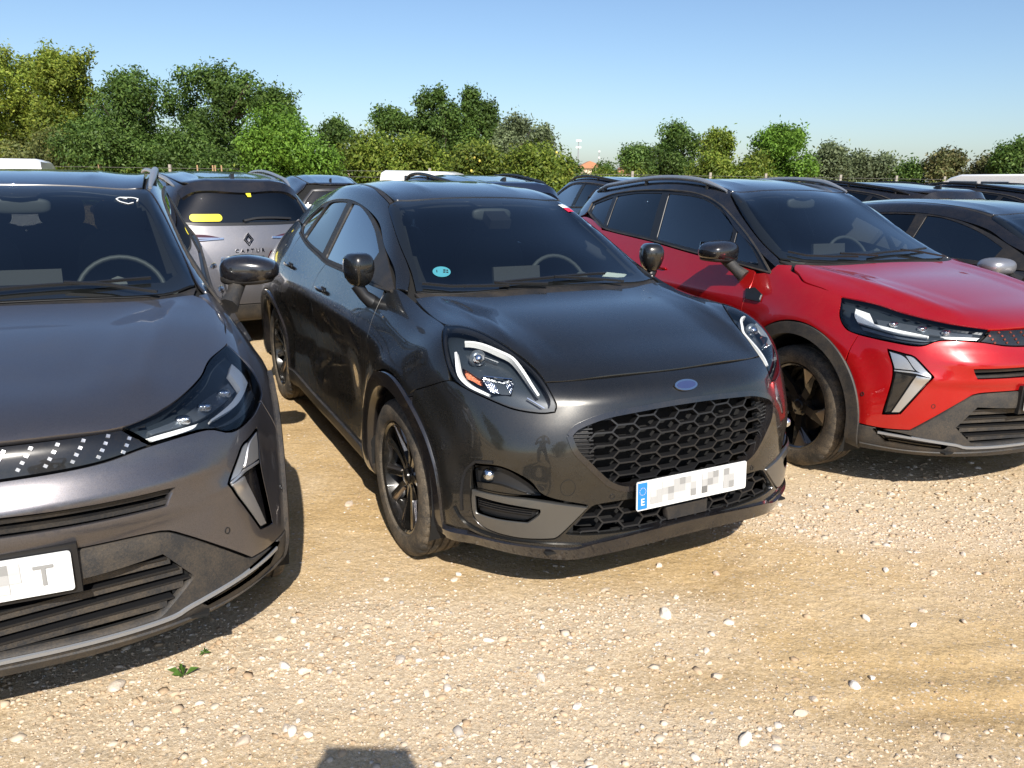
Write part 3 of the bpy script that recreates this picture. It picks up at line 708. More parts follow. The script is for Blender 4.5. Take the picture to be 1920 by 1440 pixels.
    def honey(poly, pitch, a, dx, h, z0, ymax, w, o0, o1, nm):
        L = []
        for r in range(-8, 9):
            for c in range(-8, 9):
                cy = c*pitch/2; cz = z0+r*h+(h/2 if c % 2 else 0)
                if abs(cy) > ymax: continue
                L.append([(cy-a/2, cz+h/2), (cy+a/2, cz+h/2)])
                L.append([(cy+a/2, cz+h/2), (cy+pitch/2-a/2, cz)]); L.append([(cy-a/2, cz+h/2), (cy-pitch/2+a/2, cz)])
        S.strip(nm, FRONT, L, w, o0, o1, PLASC, root, mir=False, uv=True, clip=poly, sm=False)
    honey(gu, .178, .064, .025, .047, .625, .40, .0075, -.052, -.018, 'grille_mesh')
    for z in np.arange(.56, .74, .014):
        S.strip('grille_end_rib', FRONT, [[(-.50, z), (-.395, z-.002)]], .006, -.034, -.024, PLASC, root, uv=True, clip=gu, sm=False)
    S.panel('grille_end', FRONT, [(-.49, .69), (-.44, .735), (-.405, .735), (-.405, .555), (-.44, .59), (-.475, .64)], PLAS, root, uv=True, off=-.036, fl=.02)
    lu = smoothpoly(FRONT.uv(LOW), True, .02)
    S.panel('lower_intake_back', FRONT, LOW, DARK, root, off=-.09, fl=0, mir=False, grid=.06)
    honey(lu, .166, .060, .023, .052, .385, .47, .008, -.045, -.015, 'lower_grille_mesh')
    S.panel('radar_sensor', FRONT, [(-.10, .385), (.10, .385), (.095, .330), (-.095, .330)], PLAS, root, uv=True, off=-.004, fl=.03, mir=False, sm=False)
    # lamp pod
    PT = [(.536,-.773,.543),(.547,-.765,.564),(.629,-.697,.570),(.686,-.628,.530),(.722,-.572,.474),(.652,-.684,.474),(.556,-.765,.476),(.542,-.77,.50)]
    P('fog_lamp_recess', CYL, PT, PLASC, off=-.030, fl=-.03, grid=.02)
    S.panel('fog_lamp_shelf', CYL, [(.548,-.765,.500),(.62,-.70,.505),(.70,-.60,.478),(.645,-.684,.468),(.556,-.765,.470)], RIMB, root, off=-.006, fl=.03, grid=.02)
    p, n = S.at(CYL, *CYL.uv((.60, -.735, .535))[0])
    for s in (1, -1): blob('fog_lamp', (p[0]-.008, -p[1]*s, p[2]), (.025, .022, .022), REFL, root, .9)
    BL = [(.538,-.772,.470),(.556,-.765,.470),(.652,-.684,.468),(.70,-.60,.462),(.776,-.425,.430),(.772,-.437,.415),(.750,-.529,.324),(.737,-.553,.316),(.668,-.656,.313),(.592,-.735,.328),(.550,-.765,.363),(.538,-.772,.42)]
    IN = [(.557,-.766,.449),(.672,-.662,.436),(.716,-.588,.426),(.715,-.591,.409),(.696,-.624,.377),(.621,-.714,.378),(.560,-.762,.385)]
    P('bumper_blade', CYL, BL, BLADE, holes=[IN], off=.004, fl=.03, grid=.02)
    P('vent_insert', CYL, IN, PLASC, off=-.018, fl=-.02, grid=.025)
    S.strip('vent_slat', CYL, [[(.557, -.766, z), (.672, -.662, z-.008), (.70, -.61, z-.012)] for z in (.441, .432, .423, .414)], .0035, -.016, -.008, PLASC, root)
    S.strip('bumper_sculpt_line', CYL, [[(.60,-.72,.585),(.545,-.765,.575),(.510,-.788,.53),(.500,-.795,.46),(.502,-.793,.38)]], .012, -.004, .005, PLASC, root)
    # splitter
    S.strip('front_splitter', CYL, [[(.42,-.83,.262),(.50,-.79,.268),(.57,-.74,.272),(.70,-.60,.268),(.765,-.48,.262),(.80,-.39,.275),(.825,-.2,.29),(.832,0,.295),(.825,.2,.29),(.80,.39,.275),(.765,.48,.262),(.70,.60,.268),(.57,.74,.272),(.50,.79,.268),(.42,.83,.262)]], .062, -.03, .016, PAINT_BLK, root, mir=False)
    S.strip('splitter_edge', CYL, [[(.47,-.81,.385),(.49,-.795,.345),(.53,-.77,.315),(.60,-.71,.298),(.72,-.58,.295),(.78,-.45,.288)]], .014, -.01, .010, PAINT_DG, root)
    for s in (1, -1):
        for (c3) in ((.752, -.496, .507),):
            p, n = S.at(CYL, *CYL.uv(c3)[0])
    S.strip('towing_cap', CYL, [[(.752-.0*math.cos(a), -.496+.030*math.cos(a), .507+.030*math.sin(a)) for a in np.linspace(0, 6.283, 25)]], .0022, -.002, .0008, DARK, root, mir=False, sm=False)
    for c3 in ((.794, -.333, .460), (.41, -.83, .60)):
        S.strip('parking_sensor', CYL, [[(c3[0], c3[1]+.0095*math.cos(a), c3[2]+.0095*math.sin(a)) for a in np.linspace(0, 6.283, 13)]], .003, -.002, .002, PLASC, root, sm=False, step=.01)
    # badge
    p, n = S.at(FRONT, 0, .828); q = Vector(n).to_track_quat('Z', 'Y').to_matrix().to_4x4()
    M_ = Matrix.Translation(p+n*.001) @ q
    ax = (M_.to_3x3() @ Vector((1, 0, 0))); rot = 0 if abs(ax[1]) > .7 else math.pi/2
    M_ = M_ @ Matrix.Rotation(rot, 4, 'Z')
    b = MB(); b.prism([(.052*math.cos(a), .0225*math.sin(a)) for a in np.linspace(0, 6.283, 41)[:-1]], .006, M_); bo = b.build('badge', CHR, root)
    b = MB(); b.prism([(.043*math.cos(a), .0155*math.sin(a)) for a in np.linspace(0, 6.283, 41)[:-1]], .0067, M_); b.build('badge_face', BLUE, bo)
    plate(root, .52, .11, frontal(.838, .462, R(-4)), MOSA)
    # body side
    hoodside = [(-.270,-.684,1.035),(-.101,-.696,1.012),(.138,-.712,.999),(.179,-.736,.987),(.284,-.778,.942),(.367,-.792,.88),(.39,-.797,.846)]
    FEN = [(-.42,-.71,1.065)]+hoodside+[(.31,-.838,.812),(.22,-.872,.772)]+[(x, -.87, z) for x, z in circ(-.02, .345, .437, 62, 198, 20)]+[(-.475,-.87,.20),(-.475,-.868,.35),(-.472,-.868,.502),(-.445,-.869,.755),(-.434,-.859,.847),(-.436,-.849,.883),(-.454,-.83,.925),(-.479,-.792,.984),(-.495,-.753,1.035)]
    FD = DIR(.15, -1, .45)
    P('front_fender', FD, FEN, paint, fl=.02, ang=50)
    belt = [(x, -.76, z-.012) for x, z in DLO_H[::-1]]
    FRD = [(-.475,.20),(-.475,.35),(-.472,.502),(-.445,.755),(-.434,.847),(-.436,.883),(-.454,.925),(-.479,.984),(-.495,1.035),(-.51,1.052),(-.681,1.052),(-1.237,1.060),(-1.528,1.064),(-1.575,1.008),(-1.575,.947),(-1.545,.902),(-1.505,.813),(-1.49,.70),(-1.485,.522),(-1.48,.416),(-1.48,.20)]
    P('front_door', SIDE, FRD, paint, uv=True, fl=.02, ang=50)
    rarch = circ(-2.588, .345, .465, 0, 180, 26)
    RRD = [(-1.48,.20),(-1.48,.416),(-1.485,.522),(-1.49,.70),(-1.505,.813),(-1.545,.902),(-1.575,.947),(-1.575,1.008),(-1.528,1.064),(-1.751,1.087),(-2.087,1.121),(-2.35,1.165),(-2.36,1.10),(-2.30,.98),(-2.22,.85)]+circ(-2.588, .345, .437, 52, -10, 12)+[(-2.15,.20)]
    P('rear_door', SIDE, RRD, paint, uv=True, fl=.02, ang=50)
    QP = [(-2.36,-.7,1.167),(-2.36,-.75,1.10),(-2.30,-.83,.98),(-2.22,-.87,.85)]+[(x, -.9, z) for x, z in circ(-2.588, .345, .437, 52, 200, 24)]+[(-3.10,-.80,.24),(-3.19,-.80,.30),(-3.2,-.80,.60),(-3.18,-.79,.84),(-3.13,-.72,1.02),(-3.05,-.62,1.18),(-2.9,-.6,1.22),(-2.54,-.68,1.215),(-2.42,-.70,1.172)]
    P('rear_quarter_panel', DIR(0, -1, .35), QP, paint, fl=.02, ang=50)
    up = [(-.42,-.71,1.062),(-.36,-.68,1.062)]+ws_side[1:]+[(-1.062,-.535,1.424),(-1.245,-.520,1.463),(-1.475,-.497,1.495),(-1.934,-.46,1.50),(-2.6,-.43,1.46),(-3.0,-.40,1.40),(-3.08,-.46,1.33),(-3.06,-.60,1.19),(-2.9,-.6,1.22),(-2.56,-.66,1.22)]+[(x, {-.422:-.72}.get(x, -.60 if z > 1.3 else -.66), z+(.010 if z > 1.2 else 0)) for x, z in DLO_H[:11][::-1]]
    P('side_frame', DIR(0, -1, .9), up, paint, fl=.012, ang=50)
    roof = [(-1.050,0,0),(-1.056,-.289,0),(-1.075,-.500,0),(-1.245,-.492,0),(-1.475,-.470,0),(-1.934,-.43,0),(-2.6,-.40,0),(-3.05,-.36,0),(-3.15,-.2,0),(-3.17,0,0)]
    S.panel('roof', TOP, roof, paint, root, symm=True, mir=False, fl=.02, grid=.05)
    S.strip('roof_trim', TOP, [[(-1.07,-.517,0),(-1.245,-.506,0),(-1.475,-.484,0),(-1.934,-.446,0),(-2.6,-.415,0),(-3.05,-.38,0)]], .026, -.014, -.003, PLAS, root)
    # side glazing
    fr = [(x, z) for x, z in DLO_H]
    gf = [(-.83,1.195),(-.86,1.09),(-1.40,1.094),(-1.60,1.098),(-1.58,1.30),(-1.575,1.402),(-1.44,1.393),(-1.258,1.355),(-1.048,1.290)]
    gr = [(-1.70,1.112),(-1.68,1.30),(-1.685,1.406),(-1.914,1.400),(-2.12,1.375),(-2.20,1.27),(-2.24,1.165),(-2.087,1.146)]
    gq = [(-2.30,1.175),(-2.26,1.27),(-2.20,1.355),(-2.33,1.345),(-2.46,1.285),(-2.50,1.225),(-2.42,1.195)]
    P('window_frame', SIDE, fr, PLAS, uv=True, holes=[gf, gr, gq], off=-.004, fl=.012, ang=60, grid=.03)
    P('front_side_window', SIDE, gf, GSIDE, uv=True, off=-.012, fl=0, grid=.04, gap=-.004)
    P('rear_side_window', SIDE, gr, GPRIV, uv=True, off=-.012, fl=0, grid=.04, gap=-.004)
    P('quarter_window', SIDE, gq, GPRIV, uv=True, off=-.012, fl=0, grid=.04, gap=-.004)
    S.strip('belt_trim', SIDE, [[(-.44, 1.056), (-.68, 1.056), (-1.237, 1.064), (-1.52, 1.069), (-1.75, 1.092), (-2.087, 1.127), (-2.42, 1.178)]], .016, -.004, .007, PLAS, root, uv=True)
    # mirrors
    for s in (-1, 1):
        def f(p):
            if p[0] < -.045: p[0] = -.045
            k = 1-.35*max(0, -p[2])/.09; p[1] *= k; p[0] *= 1-.25*max(0, -p[2])/.09; return p
        o = blob('door_mirror', (-.60, s*.838, 1.140), (.072, .062, .078), PAINT_BLK if False else paint, root, .62, fn=f, rot=Matrix.Rotation(s*-.30, 4, 'Z'))
        m = MB(); m.prism([(-.045, -.05), (.045, -.05), (.05, 0), (.04, .045), (-.04, .045), (-.05, 0)], .002, Matrix.Translation((-.648, s*.85, 1.14)) @ Matrix.Rotation(-math.pi/2, 4, 'Y') @ Matrix.Rotation(math.pi/2, 4, 'Z')); m.build('mirror_glass', CHR, o)
        m = MB(); m.tube([(-.58, s*.78, .985), (-.59, s*.82, 1.02), (-.60, s*.85, 1.07)], [.036, .028, .03], 8); m.build('mirror_stalk', PLASC, o, auto=50)
        for hx, hz in ((-1.37, .935), (-2.20, .985)):
            p, n = S.at(Chart('side', s), hx, hz)
            h = blob('door_handle', tuple(p+n*.020), (.085, .011, .013), paint, root, .8)
            blob('handle_recess', tuple(p-n*.004), (.050, .009, .028), PLASC, h, 1)
    # cladding and wheels
    arch_trim(S, -.02, .345, .437, .378, -14, 202, PAINT_BLK, root)
    arch_trim(S, -2.588, .345, .437, .378, -14, 194, PAINT_BLK, root)
    P('sill_trim', SIDE, [(-.44,.19),(-.46,.30),(-.9,.305),(-1.7,.31),(-2.16,.325),(-2.16,.19),(-1.7,.17),(-.9,.17)], PLAS, uv=True, off=.014, fl=.03, ang=50)
    for x in (0, -2.588):
        liner(root, x-.01, .39)
        for s in (-1, 1): wheel(root, x, s, .336, 'twin')
    # rear end
    S.panel('tailgate', REAR, [(0,1.33),(-.36,1.31),(-.48,1.18),(-.60,1.03),(-.70,.95),(-.74,.70),(-.70,.60),(0,.60)], paint, root, uv=True, symm=True, mir=False, grid=.06, fl=.02, holes=[[(-.34,1.28),(-.45,1.15),(-.50,1.08),(.50,1.08),(.45,1.15),(.34,1.28)]])
    S.panel('rear_window', REAR, [(-.34,1.28),(-.45,1.15),(-.50,1.08),(.50,1.08),(.45,1.15),(.34,1.28)], GPRIV, root, uv=True, off=-.004, fl=0, mir=False, grid=.06)
    S.panel('rear_bumper', CYLR, [(-3.4,0,.595),(-3.35,-.58,.595),(-3.22,-.80,.595),(-3.19,-.8,.25),(-3.3,-.58,.24),(-3.34,0,.24)], paint, root, symm=True, mir=False, grid=.06)
    S.strip('tail_light', CYLR, [[(-3.12,-.76,.95),(-3.25,-.70,.96),(-3.31,-.55,.95)]], .11, -.01, .012, REDL, root)
    # wipers
    wiper(S, root, [(-.36,-.615,0),(-.30,-.50,0),(-.262,-.36,0),(-.235,-.24,0)]); wiper(S, root, [(-.215,-.05,0),(-.245,-.24,0),(-.27,-.30,0)], 'wiper_arm', .018)
    wiper(S, root, [(-.27,-.27,0),(-.275,-.05,0),(-.29,.16,0),(-.31,.33,0)]); wiper(S, root, [(-.215,.38,0),(-.24,.25,0),(-.275,.02,0)], 'wiper_arm', .018)
    tr = lambda C: C[:, 1] < 9
    
    cuts = [(TOP, [(-.28,-.60),(-.9,-.52),(-1.0,-.45),(-1.0,.45),(-.9,.52),(-.28,.60)], lambda C: C[:, 2] > 1.0),
            (SIDE, [(-.70,1.10),(-1.05,1.27),(-1.56,1.38),(-2.05,1.37),(-2.4,1.30),(-2.38,1.21),(-2.06,1.15),(-1.5,1.10)], lambda C: np.abs(C[:, 1]) > .5),
            (SIDE, circ(-.02, .345, .42, 0, 350, 24), lambda C: np.abs(C[:, 1]) > .5), (SIDE, circ(-2.588, .345, .42, 0, 350, 24), lambda C: np.abs(C[:, 1]) > .5),
            (FRONT, FRONT.uv(G), lambda C: C[:, 0] > .5), (FRONT, FRONT.uv(LOW), lambda C: C[:, 0] > .5),
            (HLD, HLD.uv(HL), lambda C: (C[:, 1] < 0)*(C[:, 0] > -.1)), (DIR(.62, .55, .58), DIR(.62, .55, .58).uv(M3(HL)), lambda C: (C[:, 1] > 0)*(C[:, 0] > -.1)),
            (CYL, CYL.uv(POD), lambda C: C[:, 0] > .3), (CYL, CYL.uv(M3(POD)), lambda C: C[:, 0] > .3),
            (REAR, [(-.34,1.27),(-.45,1.13),(.45,1.13),(.34,1.27)], lambda C: C[:, 0] < -2.9)]
    S.shell(cuts, root, off=.030)
    if full:
        interior(root, -.02, 0)
        blob('rear_view_mirror', (-.93, 0, 1.365), (.02, .115, .034), INTM, root, .6)
        m = MB(); m.box((-.86, 0, 1.34), (.10, .12, .05), ry=.45); m.build('camera_pod', PLASC, root)
        # things behind the glass
        V = [(-.43, .40, 1.072), (-.37, .49, 1.068), (-.46, .58, 1.072), (-.52, .49, 1.080)]
        meshob('paper_slip', V, [[0, 1, 2, 3]], PAPER, root)
        p, n = S.at(TOP, -.437, -.49); q = Matrix.Translation(p+n*.001) @ Vector(n).to_track_quat('Z', 'Y').to_matrix().to_4x4()
        def disc(nm, c, r, m_, par, e=.0004, k=28):
            b = MB(); b.prism([(c[0]+r*math.cos(a), c[1]+r*math.sin(a)) for a in np.linspace(0, 6.283, k+1)[:-1]], e, q); return b.build(nm, m_, par)
        st = disc('eco_sticker', (0, 0), .042, TEAL, root)
        b = MB()
        for cx, cy, sx, sy in ((.014, .012, .011, .011), (.027, .010, .008, .010), (.012, -.004, .011, .010), (.026, -.006, .010, .010), (-.022, .004, .004, .020)): b.add([q @ Vector(((cx+a*sx/2), cy+c*sy/2, .0009)) for a, c in ((-1, -1), (1, -1), (1, 1), (-1, 1))], [[0, 1, 2, 3]])
        b.build('sticker_print', DARK, st)
        zax = M_ if False else None
        ss = S.panel('glass_sticker', TOP, [(-1.00,.49),(-.955,.505),(-.95,.46),(-.995,.45)], PLW, root, uv=True, off=.001, fl=0, mir=False, sm=False, grid=.02)
        S.panel('red_sticker', TOP, [(-.955,.505),(-.91,.515),(-.905,.47),(-.95,.46)], mat('red_print', (.6, .02, .05), .4), root, uv=True, off=.001, fl=0, mir=False, sm=False, grid=.02)
    m = MB(); m.prism([(-2.93, .0), (-2.80, .0), (-2.90, .05), (-2.94, .06)], .03, Matrix.Translation((0, .015, 1.42)) @ Matrix.Rotation(math.pi/2, 4, 'X')); m.build('roof_antenna', PLASC, root)
    S.strip('fender_emblem', SIDE, [[(-.40,.962),(-.36,.955)]], .010, 0, .003, CHR, root, uv=True)
    m = MB(); m.box((-1.45, 0, .23), (3.3, 1.35, .02)); m.box((.43, 0, .268), (.66, 1.16, .008)); m.build('underbody_and_sun_block', DARK, root)  # small front plate is added to stop sun leaking through the lower intake
    return root, S
# ---------------- compact crossover with chevron lamps (left, right and behind) ----------------
def disp_cross(X):
    x, y, z = X[:, 0], np.abs(X[:, 1]), X[:, 2]; d = np.zeros(len(X)); side = sst(y, .72, .80)
    door = sst(-x, .55, .85)*(1-sst(-x, 2.1, 2.4))
    d -= side*door*.018*gs(z, .56, .12); d += side*door*.007*gs(z, .86, .04)
    for cx, hh in ((0, .355), (-2.638, .355)):
        r = np.hypot(x-cx, z-hh); d += side*.011*gs(r, .48, .05)*(z > .2)
    hood = (z > .86)*(x > -.36)*(x < .74); t = np.clip((x+.30)/1.0, 0, 1); yr = .60-.16*t
    d += hood*.012*gs(y, yr, .05)*sst(x, -.36, -.15)*(1-sst(x, .5, .70))
    d -= hood*.007*(1-sst(y, yr-.20, yr-.08))*sst(x, -.30, .0)*(1-sst(x, .45, .68))
    fr = sst(x, .50, .62)
    d += fr*.009*gs(z, .652, .022)*(y < .72); d -= fr*.006*gs(z, .60, .03)*(1-sst(y, .5, .65))
    d += fr*.020*gs(z, .728, .042)*(1-sst(y, .50, .68))
    d += (z > 1.45)*.006*gs(y, .28, .03)*sst(-x, 1.3, 1.5)
    return d
HLC = [(.125,-.735,.972),(.293,-.665,.957),(.445,-.621,.93),(.627,-.53,.906),(.747,-.41,.893),(.758,-.475,.838),(.664,-.622,.834),(.618,-.695,.803),(.505,-.764,.806),(.348,-.812,.815),(.275,-.825,.83),(.205,-.81,.885)]
HCD = DIR(.70, -.62, .42)
DLO_C = [(-.413,1.033),(-.646,1.151),(-.905,1.28),(-1.181,1.402),(-1.433,1.462),(-1.757,1.480),(-2.231,1.468),(-2.678,1.425),(-3.0,1.345),(-2.96,1.27),(-2.70,1.207),(-2.431,1.153),(-1.753,1.119),(-1.218,1.080)]
CHEV = [(.508,-.781,.769),(.589,-.743,.757),(.620,-.72,.748),(.694,-.664,.664),(.617,-.758,.462),(.550,-.80,.445),(.557,-.776,.655)]
CINT = [(.798,-.46,.335),(.765,-.545,.415),(.80,-.47,.519),(.85,-.28,.512),(.86,0,.512)]
def cross(name, paint, top, plate_chars=MOSA, wiper_on=True):
    S = Body(CROSS, disp_cross); root = empty(name)
    P = lambda *a, **k: S.panel(*a, parent=k.pop('parent', root), **k)
    wside = [(-.450,-.668,1.10),(-.68,-.640,1.20),(-.96,-.585,1.345),(-1.15,-.53,1.46)]
    WS = [(-.285,0,1.1),(-.30,-.30,1.1),(-.345,-.55,1.1)]+wside+[(-1.177,-.505,1.486),(-1.166,-.21,1.495),(-1.160,0,1.497)]
    ins = [(-.40,0,0),(-.41,-.34,0),(-.45,-.55,0),(-.53,-.605,0),(-.68,-.575,0),(-.95,-.52,0),(-1.09,-.46,0),(-1.11,-.21,0),(-1.08,-.09,0),(-1.03,-.07,0),(-1.02,0,0)]
    S.panel('windscreen', TOP, WS, GWS, root, symm=True, off=-.002, fl=0, mir=False, grid=.05)
    S.panel('windscreen_band', TOP, WS, PLASC, root, holes=[ins+M3(ins[::-1][1:-1])], symm=True, off=-.008, fl=.004, mir=False, grid=.04)
    S.panel('cowl', TOP, [(-.235,0,0),(-.245,-.34,0),(-.285,-.555,0),(-.33,-.65,0),(-.46,-.68,0),(-.355,-.56,0),(-.31,-.30,0),(-.29,0,0)], PLAS, root, symm=True, off=-.014, fl=.02, mir=False)
    S.panel('hood', TOP, [(-.245,0,1.09),(-.25,-.34,1.09),(-.29,-.555,1.08),(-.335,-.65,1.07),(-.30,-.69,1.05),(-.227,-.715,1.041),(-.138,-.747,1.011),(.004,-.741,.995),(.125,-.735,.972),(.293,-.665,.957),(.445,-.621,.93),(.627,-.53,.906),(.747,-.41,.897),(.788,-.233,.898),(.797,0,.90)], paint, root, symm=True, mir=False, fl=.02)
    hls = P('headlight', HCD, HLC, mt=GLENS, off=.002, fl=0, grid=.02)
    for o, sg in zip(hls, (-1, 1)):
        def sub(fn, *a, **k):
            r = fn(*a, mir=True, **k); keep = r[0] if sg < 0 else r[1]; kill = r[1] if sg < 0 else r[0]; bpy.data.objects.remove(kill); return keep
        sub(S.panel, 'lamp_housing', HCD, HLC, LAMPIN, o, off=-.045, fl=-.04, grid=.03, gap=.003)
        sub(S.panel, 'running_light', HCD, [(.238,-.744,.936),(.318,-.724,.921),(.365,-.745,.888),(.385,-.757,.880),(.50,-.71,.868),(.620,-.646,.857),(.626,-.650,.849),(.50,-.728,.852),(.395,-.768,.862),(.300,-.79,.872),(.262,-.775,.90)], DRL, o, off=-.012, fl=.02, grid=.015, ang=30)
        sub(S.panel, 'inner_running_light', HCD, [(.650,-.61,.857),(.738,-.49,.859),(.752,-.462,.855),(.752,-.482,.840),(.715,-.548,.843),(.675,-.597,.846)], DRL, o, off=-.012, fl=.02, grid=.015, ang=30)
        sub(S.panel, 'projector_strip', HCD, [(.36,-.728,.910),(.50,-.648,.905),(.65,-.56,.89),(.72,-.47,.878),(.735,-.49,.868),(.64,-.61,.868),(.52,-.69,.876),(.40,-.752,.886)], LAMPG, o, off=-.026, fl=.02, grid=.02)
        for c3 in ((.45, -.70, .893), (.56, -.63, .885), (.65, -.57, .878)):
            p, n = S.at(HCD, *HCD.uv(c3)[0]); p = p-n*.022
            if sg > 0: p = p*np.array((1, -1, 1))
            blob('projector', tuple(p), (.018, .022, .014), GLENS if False else REFL, o, .7)
        sub(S.panel, 'lower_chrome', HCD, [(.33,-.795,.858),(.50,-.745,.838),(.62,-.672,.832),(.66,-.628,.836),(.618,-.69,.824),(.50,-.76,.825),(.36,-.805,.840)], LAMPG, o, off=-.008, fl=.02, grid=.02)
    # black strip with chips between the lamps
    GS = [(.797,0,.896),(.788,-.233,.894),(.747,-.405,.890),(.758,-.470,.836),(.80,-.36,.820),(.826,-.25,.815),(.836,0,.813)]
    S.panel('grille_strip', CYL, GS, RIMB, root, symm=True, mir=False, off=-.006, fl=.02, grid=.03)
    gsu = smoothpoly(CYL.uv(GS+M3(GS[::-1][1:-1])), True, .02)
    def chips(nm, us, zs, sl, w, l, m_, off, poly=None):
        L = []
        for s in (1, -1):
            for u in us:
                for i, z in enumerate(zs):
                    uu = u+sl*i; L.append([(s*uu, z), (s*(uu+sl*l), z-(zs[0]-zs[1])*l)])
        o = S.strip(nm, CYL, L, w, -.01, off, m_, root, mir=False, uv=True, sm=False, clip=poly, kind='stuff')
    us = [.02+.052*k for k in range(10)]
    chips('grille_chip', us, (.884, .868, .852, .836), -.010, .0115, .42, CHIP, -.003, gsu)
    
    arc = [(x, -.86, z) for x, z in circ(0, .355, .462, 43.5, 2, 10)]
    BUMP = [(.836,0,.811),(.826,-.25,.813),(.80,-.36,.818),(.758,-.478,.834),(.664,-.622,.832),(.618,-.695,.801),(.505,-.766,.804),(.348,-.814,.813),(.340,-.846,.745)]+arc+[(.45,-.844,.377),(.562,-.793,.375),(.656,-.72,.386),(.717,-.642,.465),(.775,-.532,.557),(.80,-.475,.588),(.853,-.28,.600),(.862,0,.604)]
    UI = [(.775,-.515,.710),(.853,-.26,.720),(.863,0,.730)]; UI2 = [(.867,0,.675),(.86,-.26,.671),(.79,-.492,.664)]
    UIN = UI+M3(UI[:-1][::-1])+M3(UI2[::-1][:-1])+UI2
    S.panel('front_bumper', CYL, BUMP, paint, root, symm=True, mir=False, holes=[UIN, CHEV, M3(CHEV)], fl=.03, grid=.03, ang=35)
    P('upper_intake_back', FRONT, UIN, DARK, off=-.07, fl=0, mir=False, grid=.06)
    S.strip('upper_intake_slat', CYL, [[(.79,-.52,.694),(.862,-.26,.704),(.875,0,.711),(.862,.26,.704),(.79,.52,.694)]], .017, -.045, -.016, PLAS, root, mir=False)
    S.strip('upper_intake_slat', CYL, [[(.79,-.52,.672),(.862,-.26,.680),(.875,0,.686),(.862,.26,.680),(.79,.52,.672)]], .015, -.045, -.010, PLAS, root, mir=False)
    # chevrons
    P('chevron_recess', CYL, CHEV, PLASC, off=-.022, fl=-.024, grid=.025)
    P('chevron_panel', CYL, [(.564,-.773,.664),(.636,-.723,.655),(.582,-.783,.463),(.556,-.797,.453)], PAINT_BLK, off=-.014, fl=.01, grid=.025)
    P('chevron_upper', CYL, [(.516,-.778,.761),(.585,-.748,.745),(.636,-.721,.682),(.558,-.773,.679)], SILV, off=.001, fl=.02, grid=.02, gap=.003)
    P('chevron_facet', CYL, [(.588,-.746,.750),(.616,-.722,.746),(.686,-.672,.668),(.640,-.718,.683)], RAILM, off=-.002, fl=.02, grid=.02, gap=.001)
    P('chevron_line', CYL, [(.559,-.773,.675),(.639,-.72,.677),(.686,-.673,.664),(.684,-.674,.660),(.639,-.72,.670),(.560,-.773,.669)], SILV, off=.0, fl=.02, grid=.02, gap=.0)
    P('chevron_blade', CYL, [(.643,-.719,.662),(.686,-.673,.657),(.614,-.759,.470),(.585,-.78,.464)], SILV, off=.0, fl=.02, grid=.02, gap=.001)
    # lower cladding
    LC = [(.862,0,.602),(.853,-.28,.598),(.80,-.475,.586),(.775,-.532,.555),(.717,-.642,.462),(.656,-.72,.383),(.562,-.793,.372),(.45,-.844,.374)]+[(x, -.86, z) for x, z in circ(0, .355, .462, 1, -12, 5)]+[(.52,-.79,.268),(.72,-.56,.274),(.82,-.26,.282),(.84,0,.284)]
    INT_ = CINT+M3(CINT[:-1][::-1])+[(.79,.44,.325),(.84,.2,.33),(.85,0,.332),(.84,-.2,.33),(.79,-.44,.325)]
    VENT = [(.521,-.815,.367),(.647,-.726,.361),(.75,-.563,.316),(.741,-.571,.301),(.609,-.746,.315),(.57,-.775,.313)]
    S.panel('lower_cladding', CYL, LC, CLAD, root, symm=True, mir=False, holes=[INT_, VENT, M3(VENT)], fl=.03, grid=.03, ang=35, off=.003)
    P('side_vent', CYL, VENT, PAINT_BLK, off=-.012, fl=-.02, grid=.02)
    P('lower_intake_back', FRONT, INT_, DARK, off=-.10, fl=0, mir=False, grid=.06)
    iu = smoothpoly(CYL.uv(INT_), True, .02)
    for zc in (.485, .44, .395, .35):
        S.strip('intake_slat', CYL, [[(.70,-.60,zc+.004),(.80,-.42,zc),(.855,-.2,zc-.004),(.862,0,zc-.005),(.855,.2,zc-.004),(.80,.42,zc),(.70,.60,zc+.004)]], .026, -.055, -.014, CLAD, root, mir=False, clip=iu)
        S.strip('intake_slat_edge', CYL, [[(.70,-.60,zc+.020),(.80,-.42,zc+.016),(.855,-.2,zc+.012),(.862,0,zc+.011),(.855,.2,zc+.012),(.80,.42,zc+.016),(.70,.60,zc+.02)]], .007, -.05, -.006, PLASC, root, mir=False, clip=iu)
    S.strip('front_lip', CYL, [[(.54,-.80,.352),(.66,-.70,.348),(.765,-.53,.325),(.785,-.48,.312),(.845,-.217,.318),(.855,0,.32),(.845,.217,.318),(.785,.48,.312),(.765,.53,.325),(.66,.70,.348),(.54,.80,.352)]], .014, -.01, .010, RAILM, root, mir=False)
    S.strip('chin', CYL, [[(.46,-.82,.262),(.60,-.70,.262),(.74,-.52,.268),(.82,-.26,.278),(.84,0,.282),(.82,.26,.278),(.74,.52,.268),(.60,.70,.262),(.46,.82,.262)]], .045, -.03, .006, CLAD, root, mir=False)
    for c3 in ((.710, -.654, .518), (.45, -.84, .53)):
        S.strip('parking_sensor', CYL, [[(c3[0], c3[1]+.010*math.cos(a), c3[2]+.010*math.sin(a)) for a in np.linspace(0, 6.283, 13)]], .003, -.002, .002, PLASC, root, sm=False, step=.01)
    m = MB(); m.box((.862, 0, .556), (.02, .55, .14)); m.build('plate_holder', PLASC, root)
    plate(root, .52, .11, frontal(.881, .558, R(-3)), plate_chars)
